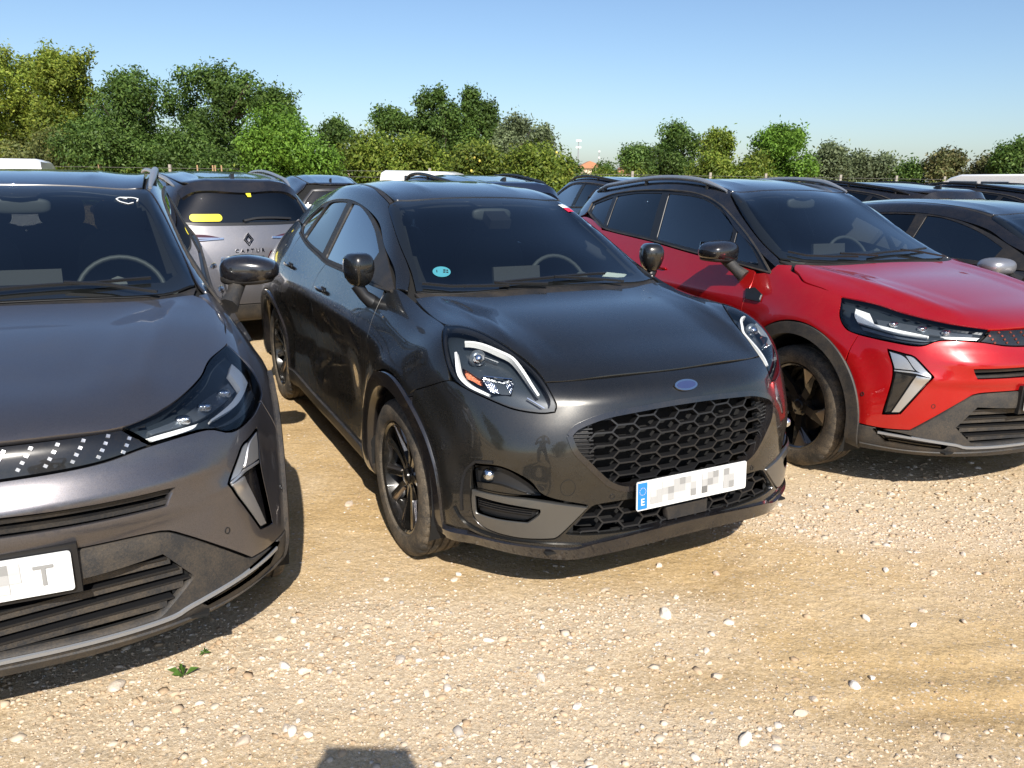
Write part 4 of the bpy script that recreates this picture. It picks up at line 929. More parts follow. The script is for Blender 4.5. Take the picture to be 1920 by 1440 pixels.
    # sides
    FEN = [(-.415,-.70,1.075),(-.34,-.66,1.08),(-.30,-.69,1.05),(-.227,-.715,1.041),(-.138,-.747,1.011),(.004,-.741,.995),(.125,-.735,.972),(.205,-.81,.885),(.275,-.825,.83),(.348,-.814,.813),(.340,-.846,.745)]+[(x, -.872, z) for x, z in circ(0, .355, .462, 43.5, 200, 24)]+[(-.505,-.87,.20),(-.505,-.868,.502),(-.507,-.867,.80),(-.507,-.824,.933),(-.54,-.768,1.015),(-.43,-.745,1.032)]
    P('front_fender', DIR(.15, -1, .45), FEN, mt=paint, fl=.02, ang=50)
    P('front_door', SIDE, [(-.505,.20),(-.505,.502),(-.507,.80),(-.507,.933),(-.54,1.015),(-.56,1.032),(-1.218,1.070),(-1.72,1.108),(-1.70,.95),(-1.66,.70),(-1.64,.40),(-1.64,.20)], mt=paint, uv=True, fl=.02, ang=50)
    rr = circ(-2.638, .355, .462, 52, -10, 12)
    P('rear_door', SIDE, [(-1.64,.20),(-1.64,.40),(-1.66,.70),(-1.70,.95),(-1.72,1.108),(-2.431,1.142),(-2.52,1.145),(-2.45,1.0),(-2.33,.86)]+rr+[(-2.17,.20)], mt=paint, uv=True, fl=.02, ang=50)
    QP = [(-2.52,-.73,1.147),(-2.45,-.80,1.0),(-2.33,-.87,.86)]+[(x, -.9, z) for x, z in circ(-2.638, .355, .462, 52, 195, 24)]+[(-3.10,-.83,.25),(-3.38,-.80,.30),(-3.4,-.80,.60),(-3.38,-.77,.88),(-3.33,-.70,1.06),(-3.2,-.68,1.16),(-2.98,-.68,1.22),(-2.70,-.70,1.195)]
    P('rear_quarter_panel', DIR(0, -1, .3), QP, mt=paint, fl=.02, ang=50)
    up = [(-.413,-.73,1.04),(-.41,-.69,1.08)]+wside+[(-1.177,-.51,1.486),(-1.5,-.52,1.53),(-2.2,-.52,1.53),(-2.65,-.50,1.51),(-3.1,-.47,1.46),(-3.30,-.42,1.41),(-3.30,-.55,1.30),(-3.33,-.66,1.12),(-3.2,-.66,1.165),(-3.0,-.66,1.225),(-2.98,-.62,1.27)]+[(x, -.62 if z > 1.3 else -.70, z+.008) for x, z in DLO_C[:9][::-1]]
    P('side_frame', DIR(0, -1, .9), up, mt=top, fl=.012, ang=50)
    roof = [(-1.172,0,0),(-1.178,-.21,0),(-1.19,-.498,0),(-1.5,-.508,0),(-2.2,-.508,0),(-2.65,-.488,0),(-3.1,-.458,0),(-3.30,-.40,0),(-3.34,-.2,0),(-3.36,0,0)]
    S.panel('roof', TOP, roof, top, root, symm=True, mir=False, fl=.02, grid=.05)
    for sg in (-1, 1):
        pts = []; rp = smoothpoly(np.array([(-1.20,-.530),(-1.45,-.552),(-1.8,-.562),(-2.4,-.560),(-2.9,-.535),(-3.08,-.515)]), False, .06)
        for k, (rx, ry) in enumerate(rp):
            p, n = S.at(TOP, rx, ry); t_ = k/(len(rp)-1); pts.append((p[0], -p[1]*sg if sg > 0 else p[1], p[2]+.006+.034*min(1, math.sin(math.pi*t_)*2.2)))
        m = MB(); m.tube(pts, [.018*min(1, .45+5*min(k, len(pts)-1-k)/len(pts)) for k in range(len(pts))], 10); m.build('roof_rail', RAILM, root, auto=60)
        for k in (int(len(pts)*.12), int(len(pts)*.5), int(len(pts)*.88)):
            m = MB(); q_ = Vector(pts[k]); m.tube([q_, q_-Vector((0, 0, .05))], .014, 8); m.build('rail_foot', PLAS, root)
    fr = DLO_C
    gf = [(-.96,1.262),(-.90,1.085),(-1.218,1.105),(-1.69,1.135),(-1.73,1.30),(-1.775,1.455),(-1.433,1.438),(-1.20,1.378)]
    gt = [(-.56,1.065),(-.84,1.083),(-.90,1.245),(-.66,1.13)]
    gr = [(-1.79,1.142),(-1.83,1.30),(-1.87,1.455),(-2.231,1.446),(-2.56,1.415),(-2.50,1.28),(-2.46,1.175)]
    gq = [(-2.53,1.19),(-2.57,1.28),(-2.63,1.405),(-2.93,1.335),(-2.90,1.275),(-2.68,1.225)]
    P('window_frame', SIDE, fr, mt=PLASC, uv=True, holes=[gf, gr, gq, gt], off=-.004, fl=.012, ang=60, grid=.03)
    for nm, g_, m_ in (('front_side_window', gf, GSIDE), ('front_quarter_window', gt, GSIDE), ('rear_side_window', gr, GPRIV), ('quarter_window', gq, GPRIV)):
        P(nm, SIDE, g_, mt=m_, uv=True, off=-.010, fl=0, grid=.05, gap=-.004)
    S.strip('window_trim', SIDE, [DLO_C], .012, -.004, .006, CLAD, root, uv=True, closed=True)
    for s in (-1, 1):
        def f(p):
            if p[0] < -.055: p[0] = -.055
            k = 1-.25*max(0, p[1]*s)/.12; p[2] *= k; return p
        o = blob('door_mirror', (-.73, s*.915, 1.135), (.105, .130, .068), PAINT_BLK, root, .7, fn=f, rot=Matrix.Rotation(s*-.25, 4, 'Z'))
        blob('mirror_base', (-.735, s*.905, 1.098), (.095, .118, .030), PLAS, o, .6, fn=f, rot=Matrix.Rotation(s*-.25, 4, 'Z'))
        m = MB(); m.tube([(-.60, s*.80, .99), (-.65, s*.83, 1.03), (-.72, s*.86, 1.09)], [.045, .034, .04], 8); m.build('mirror_stalk', CLAD, o, auto=50)
        m = MB(); m.prism([(-.10, -.05), (.09, -.05), (.11, 0), (.08, .045), (-.08, .045), (-.11, 0)], .002, Matrix.Translation((-.793, s*.90, 1.14)) @ Matrix.Rotation(-math.pi/2, 4, 'Y') @ Matrix.Rotation(math.pi/2, 4, 'Z')); m.build('mirror_glass', CHR, o)
        for hx, hz in ((-1.50, .945), (-2.30, .985)):
            p, n = S.at(Chart('side', s), hx, hz)
            h = blob('door_handle', tuple(p+n*.006), (.09, .009, .012), paint, root, .8)
    P('fender_badge', SIDE, [(-.528,.924),(-.455,.942),(-.368,.915),(-.362,.870),(-.487,.868)], mt=PLASC, uv=True, off=.012, fl=.02, grid=.03, sm=False)
    arch_trim(S, 0, .355, .462, .397, -14, 202, CLAD, root, off=.014)
    arch_trim(S, -2.638, .355, .462, .397, -14, 194, CLAD, root, off=.014)
    P('sill_trim', SIDE, [(-.455,.19),(-.50,.33),(-1.0,.345),(-1.8,.345),(-2.16,.34),(-2.19,.19),(-1.7,.17),(-.9,.17)], mt=CLAD, uv=True, off=.014, fl=.03, ang=50)
    for x in (0, -2.638):
        liner(root, x, .405)
        for s in (-1, 1): wheel(root, x, s, .343, 'blade', .765)
    # rear
    RW = [(-.49,1.405),(-.56,1.25),(-.60,1.13),(-.3,1.12),(.3,1.12),(.60,1.13),(.56,1.25),(.49,1.405),(0,1.415)]
    TG = [(0,1.445),(-.40,1.43),(-.50,1.39),(-.62,1.13),(-.69,1.02),(-.73,.90),(-.72,.66),(0,.655)]
    S.panel('tailgate', REAR, TG, paint, root, uv=True, symm=True, mir=False, grid=.05, fl=.02, holes=[RW])
    S.panel('rear_window', REAR, RW, GPRIV, root, uv=True, off=-.004, fl=0, mir=False, grid=.06)
    S.strip('rear_window_band', REAR, [RW], .03, -.006, .004, PLASC, root, uv=True, mir=False, closed=True)
    S.strip('roof_spoiler', TOP, [[(-3.28,-.50,0),(-3.34,-.3,0),(-3.37,0,0),(-3.34,.3,0),(-3.28,.50,0)]], .12, -.03, .014, top, root, mir=False)
    S.panel('rear_bumper', CYLR, [(-3.56,0,.65),(-3.5,-.58,.65),(-3.40,-.80,.66),(-3.4,-.81,.42),(-3.5,-.59,.42),(-3.55,0,.42)], paint, root, symm=True, mir=False, grid=.06)
    S.panel('rear_bumper_lower', CYLR, [(-3.56,0,.415),(-3.5,-.58,.415),(-3.40,-.80,.415),(-3.3,-.79,.25),(-3.45,-.56,.24),(-3.5,0,.24)], CLAD, root, symm=True, mir=False, grid=.06)
    P('tail_light', REAR, [(-.73,1.04),(-.60,1.045),(-.36,1.035),(-.20,1.00),(-.36,.975),(-.60,.97),(-.74,.96)], mt=REDL, uv=True, off=.004, fl=.02, grid=.04)
    S.strip('tail_light_chrome', REAR, [[(-.74, 1.010), (-.45, 1.005), (-.21, .998)], [(-.74, .985), (-.45, .985), (-.21, .996)]], .014, -.01, .012, CHR, root, uv=True)
    S.strip('rear_wiper', REAR, [[(.02,1.145),(-.10,1.165),(-.26,1.165),(-.40,1.155)]], .022, .0, .03, PLASC, root, uv=True, mir=False)
    # rear emblem and letters
    p, n = S.at(REAR, 0, .985)
    M_ = Matrix.Translation((p[0]-.004, 0, .985)) @ Matrix.Rotation(-math.pi/2, 4, 'Z') @ Matrix.Rotation(math.pi/2+R(-6), 4, 'X')
    def dia(h, wd, hi, wi, z):
        b = MB(); V = [(0, h), (wd, 0), (0, -h), (-wd, 0), (0, hi), (wi, 0), (0, -hi), (-wi, 0)]
        V3 = [M_ @ Vector((x, y, zz)) for zz in (0, z) for x, y in V]; F = []
        for k in range(4):
            a, c = k, (k+1) % 4; F += [[8+a, 8+c, 8+c+4, 8+a+4], [a, a+4, c+4, c], [a, c, 8+c, 8+a], [a+4, 8+a+4, 8+c+4, c+4]]
        return b.add(V3, F).build('emblem', CHR, root)
    dia(.062, .044, .047, .034, .006); dia(.040, .028, .024, .016, .006)
    p, n = S.at(REAR, 0, .895); Mt = Matrix.Translation((p[0]-.006, 0, .875)) @ Matrix.Rotation(-math.pi/2, 4, 'Z')
    text_mesh('CAPTUR', .046, Mt, CHR, root, 'lettering', .004, 1.7)
    m = MB(); m.prism([(-3.06, .0), (-2.90, .0), (-3.01, .05), (-3.06, .06)], .03, Matrix.Translation((0, .015, 1.49)) @ Matrix.Rotation(math.pi/2, 4, 'X')); m.build('roof_antenna', PLASC, root)
    if wiper_on:
        wiper(S, root, [(-.47,-.60,0),(-.40,-.52,0),(-.345,-.36,0),(-.315,-.20,0)]); wiper(S, root, [(-.31,.52,0),(-.36,.36,0),(-.37,.2,0)], 'wiper_arm', .018)
        wiper(S, root, [(-.33,-.10,0),(-.355,.1,0),(-.38,.3,0),(-.44,.50,0)]); wiper(S, root, [(-.30,-.06,0),(-.34,-.22,0),(-.36,-.30,0)], 'wiper_arm', .018)
    cuts = [(TOP, [(-.40,-.60),(-.95,-.52),(-1.10,-.45),(-1.10,.45),(-.95,.52),(-.40,.60)], lambda C: C[:, 2] > 1.0),
            (SIDE, [(-.55,1.07),(-.95,1.26),(-1.43,1.44),(-2.2,1.44),(-2.90,1.335),(-2.9,1.28),(-2.42,1.17),(-1.2,1.10)], lambda C: np.abs(C[:, 1]) > .5),
            (SIDE, circ(0, .355, .44, 0, 350, 24), lambda C: np.abs(C[:, 1]) > .5), (SIDE, circ(-2.638, .355, .44, 0, 350, 24), lambda C: np.abs(C[:, 1]) > .5),
            (FRONT, FRONT.uv(UIN), lambda C: C[:, 0] > .5), (FRONT, FRONT.uv(INT_), lambda C: C[:, 0] > .5),
            (HCD, HCD.uv(HLC), lambda C: (C[:, 1] < 0)*(C[:, 0] > -.1)), (DIR(.70, .62, .42), DIR(.70, .62, .42).uv(M3(HLC)), lambda C: (C[:, 1] > 0)*(C[:, 0] > -.1)),
            (CYL, CYL.uv(CHEV), lambda C: C[:, 0] > .3), (CYL, CYL.uv(M3(CHEV)), lambda C: C[:, 0] > .3),
            (REAR, [(-.47,1.38),(-.55,1.15),(.55,1.15),(.47,1.38)], lambda C: C[:, 0] < -2.9)]
    S.shell(cuts, root, off=.03)
    interior(root, .10, .045)
    blob('rear_view_mirror', (-1.07, 0, 1.41), (.02, .12, .036), INTM, root, .6)
    m = MB(); m.box((-1.5, 0, .24), (3.4, 1.3, .02)); m.box((.43, 0, .278), (.66, 1.16, .008)); m.build('underbody_and_sun_block', DARK, root)  # second box: added tray that keeps sunlight from the intake off the ground
    return root, S
# ---------------- ground ----------------
def vnoise(x, y, seed=0, oct=5, f=1.):
    """smooth value noise, numpy"""
    out = np.zeros_like(x); a = 1.; t = 0
    for o in range(oct):
        xi = x*f*2**o+17.3*o+seed; yi = y*f*2**o+9.1*o-seed; x0 = np.floor(xi); y0 = np.floor(yi); fx = xi-x0; fy = yi-y0
        fx = fx*fx*(3-2*fx); fy = fy*fy*(3-2*fy)
        h = lambda i, j: (np.sin(i*127.1+j*311.7+seed*3.3)*43758.5453) % 1.0
        out += a*((h(x0, y0)*(1-fx)+h(x0+1, y0)*fx)*(1-fy)+(h(x0, y0+1)*(1-fx)+h(x0+1, y0+1)*fx)*fy-.5); t += a; a *= .5
    return out/t
def gheight(x, y):
    h = .016*vnoise(x, y, 3, 3, .8)+.012*vnoise(x, y, 5, 4, 4.)
    # shallow wheel ruts sweeping across the foreground right
    for k, (yy, aa) in enumerate(((2.02, .009), (2.22, .007))):
        d = y-(yy+.10*(x-1.2)+.03*np.sin(x*3)); h -= aa*np.exp(-(d/.05)**2)*np.clip((x-.6)*1.2, 0, 1)*(x < 3)
        h += aa*.5*np.exp(-((d-.09)/.04)**2)*np.clip((x-.6)*1.2, 0, 1)*(x < 3)
    return h*np.exp(-np.maximum(0, np.hypot(x, y)-14)/10)
def axis(a, b, st, lo, hi):
    c = list(np.arange(a, b, st)); s = st; v = c[-1]
    while v < hi: s *= 1.25; v += s; c.append(v)
    s = st; v = c[0]; L = []
    while v > lo: s *= 1.25; v -= s; L.append(v)
    return np.array(L[::-1]+c)
gx = axis(-2.6, 4.4, .022, -900, 900); gy = axis(1.3, 6.2, .022, -300, 1500)
GX, GY = np.meshgrid(gx, gy); GZ = gheight(GX, GY)
V = np.stack([GX, GY, GZ], 2).reshape(-1, 3); nx, ny = len(gx), len(gy)
ii = (np.arange(ny-1)[:, None]*nx+np.arange(nx-1)[None, :]).ravel(); Fq = np.stack([ii, ii+1, ii+nx+1, ii+nx], 1)
gm = bpy.data.meshes.new('ground'); gm.vertices.add(len(V)); gm.vertices.foreach_set('co', V.ravel()); gm.loops.add(Fq.size); gm.loops.foreach_set('vertex_index', Fq.ravel())
gm.polygons.add(len(Fq)); gm.polygons.foreach_set('loop_start', np.arange(0, Fq.size, 4)); gm.polygons.foreach_set('use_smooth', [True]*len(Fq)); gm.update()
go = bpy.data.objects.new('ground', gm); COL.objects.link(go); tag(go, kind='structure')
def dirt_mat():
    m = bpy.data.materials.new('dirt'); m.use_nodes = True; nt = m.node_tree; L = nt.links.new; b = nt.nodes['Principled BSDF']; b.inputs['Roughness'].default_value = .95; b.inputs['Specular IOR Level'].default_value = .15
    g = nt.nodes.new('ShaderNodeNewGeometry')
    def noise(sc, det=5, ro=.6):
        n = nt.nodes.new('ShaderNodeTexNoise'); n.inputs['Scale'].default_value = sc; n.inputs['Detail'].default_value = det; n.inputs['Roughness'].default_value = ro; L(g.outputs['Position'], n.inputs['Vector']); return n
    def ramp(src, stops):
        r = nt.nodes.new('ShaderNodeValToRGB'); L(src, r.inputs[0]); e = r.color_ramp.elements
        while len(e) < len(stops): e.new(.5)
        for q, (p, c) in zip(e, stops): q.position = p; q.color = (*c, 1)
        return r
    def mix(f, a, c, mode='MIX'):
        x = nt.nodes.new('ShaderNodeMix'); x.data_type = 'RGBA'; x.blend_type = mode
        if isinstance(f, float): x.inputs[0].default_value = f
        else: L(f, x.inputs[0])
        L(a, x.inputs[6]); L(c, x.inputs[7]); return x.outputs[2]
    base = ramp(noise(.9, 6, .65).outputs[0], [(.32, (.47, .325, .160)), (.50, (.55, .395, .205)), (.68, (.64, .49, .30))])
    grit = ramp(noise(60, 7, .75).outputs[0], [(.28, (.62, .56, .50)), (.5, (.98, .96, .93)), (.72, (1.35, 1.31, 1.25))])
    at = nt.nodes.new('ShaderNodeAttribute'); at.attribute_name = 'crushed'
    am = nt.nodes.new('ShaderNodeMath'); am.operation = 'MULTIPLY_ADD'; nn = noise(30, 6, .8); L(nn.outputs[0], am.inputs[0]); am.inputs[1].default_value = 1.1; am.use_clamp = False; L(at.outputs['Fac'], am.inputs[2])
    ar = nt.nodes.new('ShaderNodeMapRange'); L(am.outputs[0], ar.inputs[0]); ar.inputs[1].default_value = .62; ar.inputs[2].default_value = 1.5
    cru = ramp(noise(90, 6, .8).outputs[0], [(.35, (.50, .38, .245)), (.5, (.62, .495, .34)), (.62, (.72, .61, .455))])
    bc = mix(ar.outputs[0], base.outputs[0], cru.outputs[0])
    col = mix(.75, bc, grit.outputs[0], 'MULTIPLY')
    # scattered flat grains pressed in the dirt
    for sc, lo, hi, c in ((55, .28, .20, (.62, .53, .42)), (120, .30, .22, (.56, .45, .34)), (26, .20, .15, (.66, .58, .48))):
        v = nt.nodes.new('ShaderNodeTexVoronoi'); v.inputs['Scale'].default_value = sc; v.inputs['Randomness'].default_value = 1; L(g.outputs['Position'], v.inputs['Vector'])
        mr = nt.nodes.new('ShaderNodeMapRange'); L(v.outputs['Distance'], mr.inputs[0]); mr.inputs[1].default_value = lo; mr.inputs[2].default_value = hi
        pick = nt.nodes.new('ShaderNodeSeparateColor'); L(v.outputs['Color'], pick.inputs[0])
        th = nt.nodes.new('ShaderNodeMath'); th.operation = 'GREATER_THAN'; L(pick.outputs[0], th.inputs[0]); th.inputs[1].default_value = .55
        cl = noise(2.2, 4, .6); cr = nt.nodes.new('ShaderNodeMapRange'); L(cl.outputs[0], cr.inputs[0]); cr.inputs[1].default_value = .42; cr.inputs[2].default_value = .60; cr.inputs[3].default_value = .25
        m1 = nt.nodes.new('ShaderNodeMath'); m1.operation = 'MULTIPLY'; L(mr.outputs[0], m1.inputs[0]); L(th.outputs[0], m1.inputs[1])
        m2 = nt.nodes.new('ShaderNodeMath'); m2.operation = 'MULTIPLY'; L(m1.outputs[0], m2.inputs[0]); L(cr.outputs[0], m2.inputs[1])
        rg = nt.nodes.new('ShaderNodeRGB'); rg.outputs[0].default_value = (*c, 1); hv = nt.nodes.new('ShaderNodeHueSaturation'); L(rg.outputs[0], hv.inputs['Color'])
        vv = nt.nodes.new('ShaderNodeMapRange'); L(pick.outputs[1], vv.inputs[0]); vv.inputs[3].default_value = .6; vv.inputs[4].default_value = 1.25; L(vv.outputs[0], hv.inputs['Value'])
        col = mix(m2.outputs[0], col, hv.outputs[0])
    L(col, b.inputs['Base Color'])
    n1 = noise(45, 8, .75); n2 = noise(9, 5, .6)
    ad = nt.nodes.new('ShaderNodeMath'); ad.operation = 'MULTIPLY_ADD'; L(n1.outputs[0], ad.inputs[0]); ad.inputs[1].default_value = .5; L(n2.outputs[0], ad.inputs[2])
    bp = nt.nodes.new('ShaderNodeBump'); bp.inputs['Strength'].default_value = .75; bp.inputs['Distance'].default_value = .03; L(ad.outputs[0], bp.inputs['Height']); L(bp.outputs[0], b.inputs['Normal'])
    return m
def density(x, y):
    d = .10+.50*np.clip(vnoise(x, y, 21, 4, 1.3)*3+.25, 0, 1)
    for cx, cy, sx, sy, a in ((-1.0,2.15,.55,.30,1.5),(-.55,2.35,.75,.42,.9),(-.1,2.3,.6,.3,.55),(.35,2.4,.22,.16,.5),(2.1,3.55,1.1,.40,1.1),(1.45,3.3,.35,.12,.7),(.2,1.85,.6,.2,.6),(.65,1.85,.25,.12,.6),(.5,2.58,.35,.12,.7)): d += a*np.exp(-((x-cx)/sx)**2-((y-cy)/sy)**2)
    for cx, cy, sx, sy, a in ((-1.0,3.6,.45,1.1,1.),(-.1,2.75,.8,.22,.5),(1.0,2.75,.7,.3,.55),(1.1,2.25,.8,.3,.45)): d *= 1-a*.85*np.exp(-((x-cx)/sx)**2-((y-cy)/sy)**2)
    return d
att = gm.attributes.new('crushed', 'FLOAT', 'POINT'); att.data.foreach_set('value', np.clip(density(GX, GY)*1.0+.9*vnoise(GX, GY, 33, 4, 3.), 0, 1.2).ravel().astype(np.float32))
go.data.materials.append(dirt_mat())
def island_mat(name, stops, rough=.9, trans=0, bump=0, var=None, obj=False):
    """colour varies from piece to piece"""
    m = bpy.data.materials.new(name); m.use_nodes = True; nt = m.node_tree; L = nt.links.new; b = nt.nodes['Principled BSDF']; b.inputs['Roughness'].default_value = rough; b.inputs['Specular IOR Level'].default_value = .3
    g = nt.nodes.new('ShaderNodeNewGeometry'); r = nt.nodes.new('ShaderNodeValToRGB'); e = r.color_ramp.elements
    if obj: oi = nt.nodes.new('ShaderNodeObjectInfo'); L(oi.outputs['Random'], r.inputs[0])
    else: L(g.outputs['Random Per Island'], r.inputs[0])
    while len(e) < len(stops): e.new(.5)
    for q, (p, c) in zip(e, stops): q.position = p; q.color = (*c, 1)
    out = r.outputs[0]
    if var:
        n = nt.nodes.new('ShaderNodeTexNoise'); n.inputs['Scale'].default_value = var; n.inputs['Detail'].default_value = 3; L(g.outputs['Position'], n.inputs['Vector'])
        rr = nt.nodes.new('ShaderNodeMapRange'); L(n.outputs[0], rr.inputs[0]); rr.inputs[1].default_value = .3; rr.inputs[2].default_value = .7; rr.inputs[3].default_value = .65; rr.inputs[4].default_value = 1.35
        x = nt.nodes.new('ShaderNodeMix'); x.data_type = 'RGBA'; x.blend_type = 'MULTIPLY'; x.inputs[0].default_value = 1; L(out, x.inputs[6]); L(rr.outputs[0], x.inputs[7]); out = x.outputs[2]
    L(out, b.inputs['Base Color'])
    if bump:
        n = nt.nodes.new('ShaderNodeTexNoise'); n.inputs['Scale'].default_value = 60; n.inputs['Detail'].default_value = 6; L(g.outputs['Position'], n.inputs['Vector'])
        bp = nt.nodes.new('ShaderNodeBump'); bp.inputs['Strength'].default_value = bump; bp.inputs['Distance'].default_value = .01; L(n.outputs[0], bp.inputs['Height']); L(bp.outputs[0], b.inputs['Normal'])
    if trans:
        t = nt.nodes.new('ShaderNodeBsdfTranslucent'); L(out, t.inputs[0]); mx = nt.nodes.new('ShaderNodeMixShader'); mx.inputs[0].default_value = trans
        L(b.outputs[0], mx.inputs[1]); L(t.outputs[0], mx.inputs[2]); L(mx.outputs[0], nt.nodes['Material Output'].inputs[0])
    return m
def fastmesh(name, V, F, m, kind=None, smooth=False):
    """V (n,3), F (k,c) equal-size faces"""
    me = bpy.data.meshes.new(name); me.vertices.add(len(V)); me.vertices.foreach_set('co', np.ascontiguousarray(V, np.float32).ravel())
    me.loops.add(F.size); me.loops.foreach_set('vertex_index', np.ascontiguousarray(F, np.int32).ravel()); me.polygons.add(len(F)); me.polygons.foreach_set('loop_start', np.arange(0, F.size, F.shape[1]))
    if smooth: me.polygons.foreach_set('use_smooth', [True]*len(F))
    me.update(); me.materials.append(m); return me
# pebbles
t = (1+5**.5)/2
ICO = np.array([(-1,t,0),(1,t,0),(-1,-t,0),(1,-t,0),(0,-1,t),(0,1,t),(0,-1,-t),(0,1,-t),(t,0,-1),(t,0,1),(-t,0,-1),(-t,0,1)], float); ICO /= np.linalg.norm(ICO[0])
ICF = np.array([(0,11,5),(0,5,1),(0,1,7),(0,7,10),(0,10,11),(1,5,9),(5,11,4),(11,10,2),(10,7,6),(7,1,8),(3,9,4),(3,4,2),(3,2,6),(3,6,8),(3,8,9),(4,9,5),(2,4,11),(6,2,10),(8,6,7),(9,8,1)])
def scatter(n, x0, x1, y0, y1, smin, smax, power):
    x = rng.uniform(x0, x1, n); y = rng.uniform(y0, y1, n); dn = density(x, y); k = (rng.random(n) < (dn if smax < .009 else dn**2*.9))*(np.abs(x) < .80*y+.45); x, y = x[k], y[k]
    s = smin+(smax-smin)*rng.random(len(x))**power
    return x, y, s
xs, ys, ss = [], [], []
for a in ((56000, -2.6, 4.2, 1.4, 3.4, .0022, .0075, 2.0), (30000, -2.6, 4.2, 1.4, 4.6, .003, .011, 2.6), (15000, -3., 6., 3.2, 9, .005, .015, 2.2), (9000, -2.3, 4.2, 1.4, 4.8, .006, .019, 2.4)):
    x, y, s = scatter(*a); xs.append(x); ys.append(y); ss.append(s)
x, y, s = map(np.concatenate, (xs, ys, ss)); n = len(x)
P0 = np.repeat(ICO[None], n, 0)*(1+rng.uniform(-.42, .34, (n, 12, 1)))
P0 *= np.stack([rng.uniform(.75, 1.35, n), rng.uniform(.7, 1.1, n), rng.uniform(.35, .75, n)], 1)[:, None, :]
a = rng.uniform(0, 6.28, n); ca, sa = np.cos(a)[:, None], np.sin(a)[:, None]
P1 = P0.copy(); P1[:, :, 0] = P0[:, :, 0]*ca-P0[:, :, 1]*sa; P1[:, :, 1] = P0[:, :, 0]*sa+P0[:, :, 1]*ca; P1 *= s[:, None, None]
P1 += np.stack([x, y, gheight(x, y)+s*rng.uniform(-.25, .15, n)], 1)[:, None, :]
PEB = island_mat('pebbles', [(0, (.40, .28, .17)), (.3, (.50, .37, .24)), (.55, (.57, .45, .32)), (.8, (.62, .52, .40)), (.95, (.68, .60, .50)), (1, (.36, .33, .30))], .85)
po = bpy.data.objects.new('gravel', fastmesh('gravel', P1.reshape(-1, 3), (np.arange(n)[:, None, None]*12+ICF[None]).reshape(-1, 3), PEB)); COL.objects.link(po)
tag(po, 'loose pale gravel scattered over the sandy dirt in front of the cars', 'gravel', kind='stuff')
# larger stones, each a thing
STM = island_mat('pale_stone', [(0, (.50, .40, .30)), (.5, (.62, .53, .43)), (.8, (.72, .66, .58)), (1, (.55, .42, .32))], .85, bump=.5, obj=True)
def stone_mesh(seed):
    r = np.random.default_rng(seed); me = bpy.data.meshes.new('stone'); import bmesh
    bm = bmesh.new(); bmesh.ops.create_icosphere(bm, subdivisions=3, radius=1)
    D = r.normal(size=(9, 3)); D /= np.linalg.norm(D, axis=1)[:, None]; H = r.uniform(.55, .95, 9)
    for v in bm.verts:
        p = np.array(v.co); 
        for d, h in zip(D, H):
            e = p@d
            if e > h: p = p-d*(e-h)*.92
        v.co = p*np.array((1.15, .85, .62))
    bm.to_mesh(me); bm.free(); me.materials.append(STM); me.polygons.foreach_set('use_smooth', [True]*len(me.polygons)); me.set_sharp_from_angle(angle=R(28)); return me
SMS = [stone_mesh(k) for k in range(7)]
def stone(x, y, s, lab=None, grp='small pale stones lying on the dirt'):
    o = bpy.data.objects.new('stone', SMS[random.randrange(7)]); COL.objects.link(o); o.location = (x, y, float(gheight(np.array(x), np.array(y)))+s*.12)
    o.rotation_euler = (random.uniform(-.3, .3), random.uniform(-.3, .3), random.uniform(0, 6.28)); o.scale = (s*random.uniform(.85, 1.2), s*random.uniform(.8, 1.1), s*random.uniform(.8, 1.1))
    tag(o, lab or 'small pale stone lying loose on the sandy dirt', 'stone', grp)
for x, y, s, lab in ((-.79, 3.46, .024, 'whitish flat stone on the smooth sand beside the front wheel of the dark grey car'),
                    (.69, 1.87, .024, 'bright white rounded stone near the bottom edge, largest in the front right cluster'),
                    (.58, 2.52, .030, 'pale angular stone in front of the licence plate of the dark grey car'),
                    (-1.23, 2.07, .032, 'long pale stone by the shadow of the mauve grey car'),
                    (-.36, 2.22, .028, 'large pale stone in the middle of the gravel before the cars'),
                    (1.12, 2.13, .022, 'oval cream stone alone on the smooth dirt at right of centre'),
                    (-.75, 1.83, .026, 'cream stone with a dark side near the bottom left edge')):
    stone(x, y, s, lab, None)
for k in range(95):
    y = random.uniform(1.72, 4.2); x = random.uniform(-.62, .66)*y*1.05
    s = random.uniform(.010, .021)
    if y > 3 and abs(x) < 1.2: continue
    stone(x, y, s)
# weeds
GRN = island_mat('weed_leaf', [(0, (.05, .13, .02)), (1, (.14, .26, .05))], .6, .3)
for (wx, wy, lab) in ((-1.04, 2.12, 'small green weed growing in the gravel before the mauve grey car'), (-1.02, 2.24, 'tiny dark green sprig beside the shadow of the mauve grey car')):
    wroot = empty('weed', (wx, wy, 0)); tag(wroot, lab, 'weed'); sc = 1 if wy < 2.2 else .55
    for k in range(9):
        a = random.uniform(0, 6.28); l = random.uniform(.025, .055)*sc; wd = .0045*sc; h = random.uniform(.01, .03)*sc
        d = Vector((math.cos(a), math.sin(a), 0)); e = Vector((-d.y, d.x, 0))
        V = [d*.002, d*l*.5+e*wd+Vector((0, 0, h)), d*l+Vector((0, 0, h*.7)), d*l*.5-e*wd+Vector((0, 0, h))]
        V = [v+Vector((0, 0, .008)) for v in V]; meshob('leaf', V, [[0, 1, 2], [0, 2, 3]], GRN, wroot)

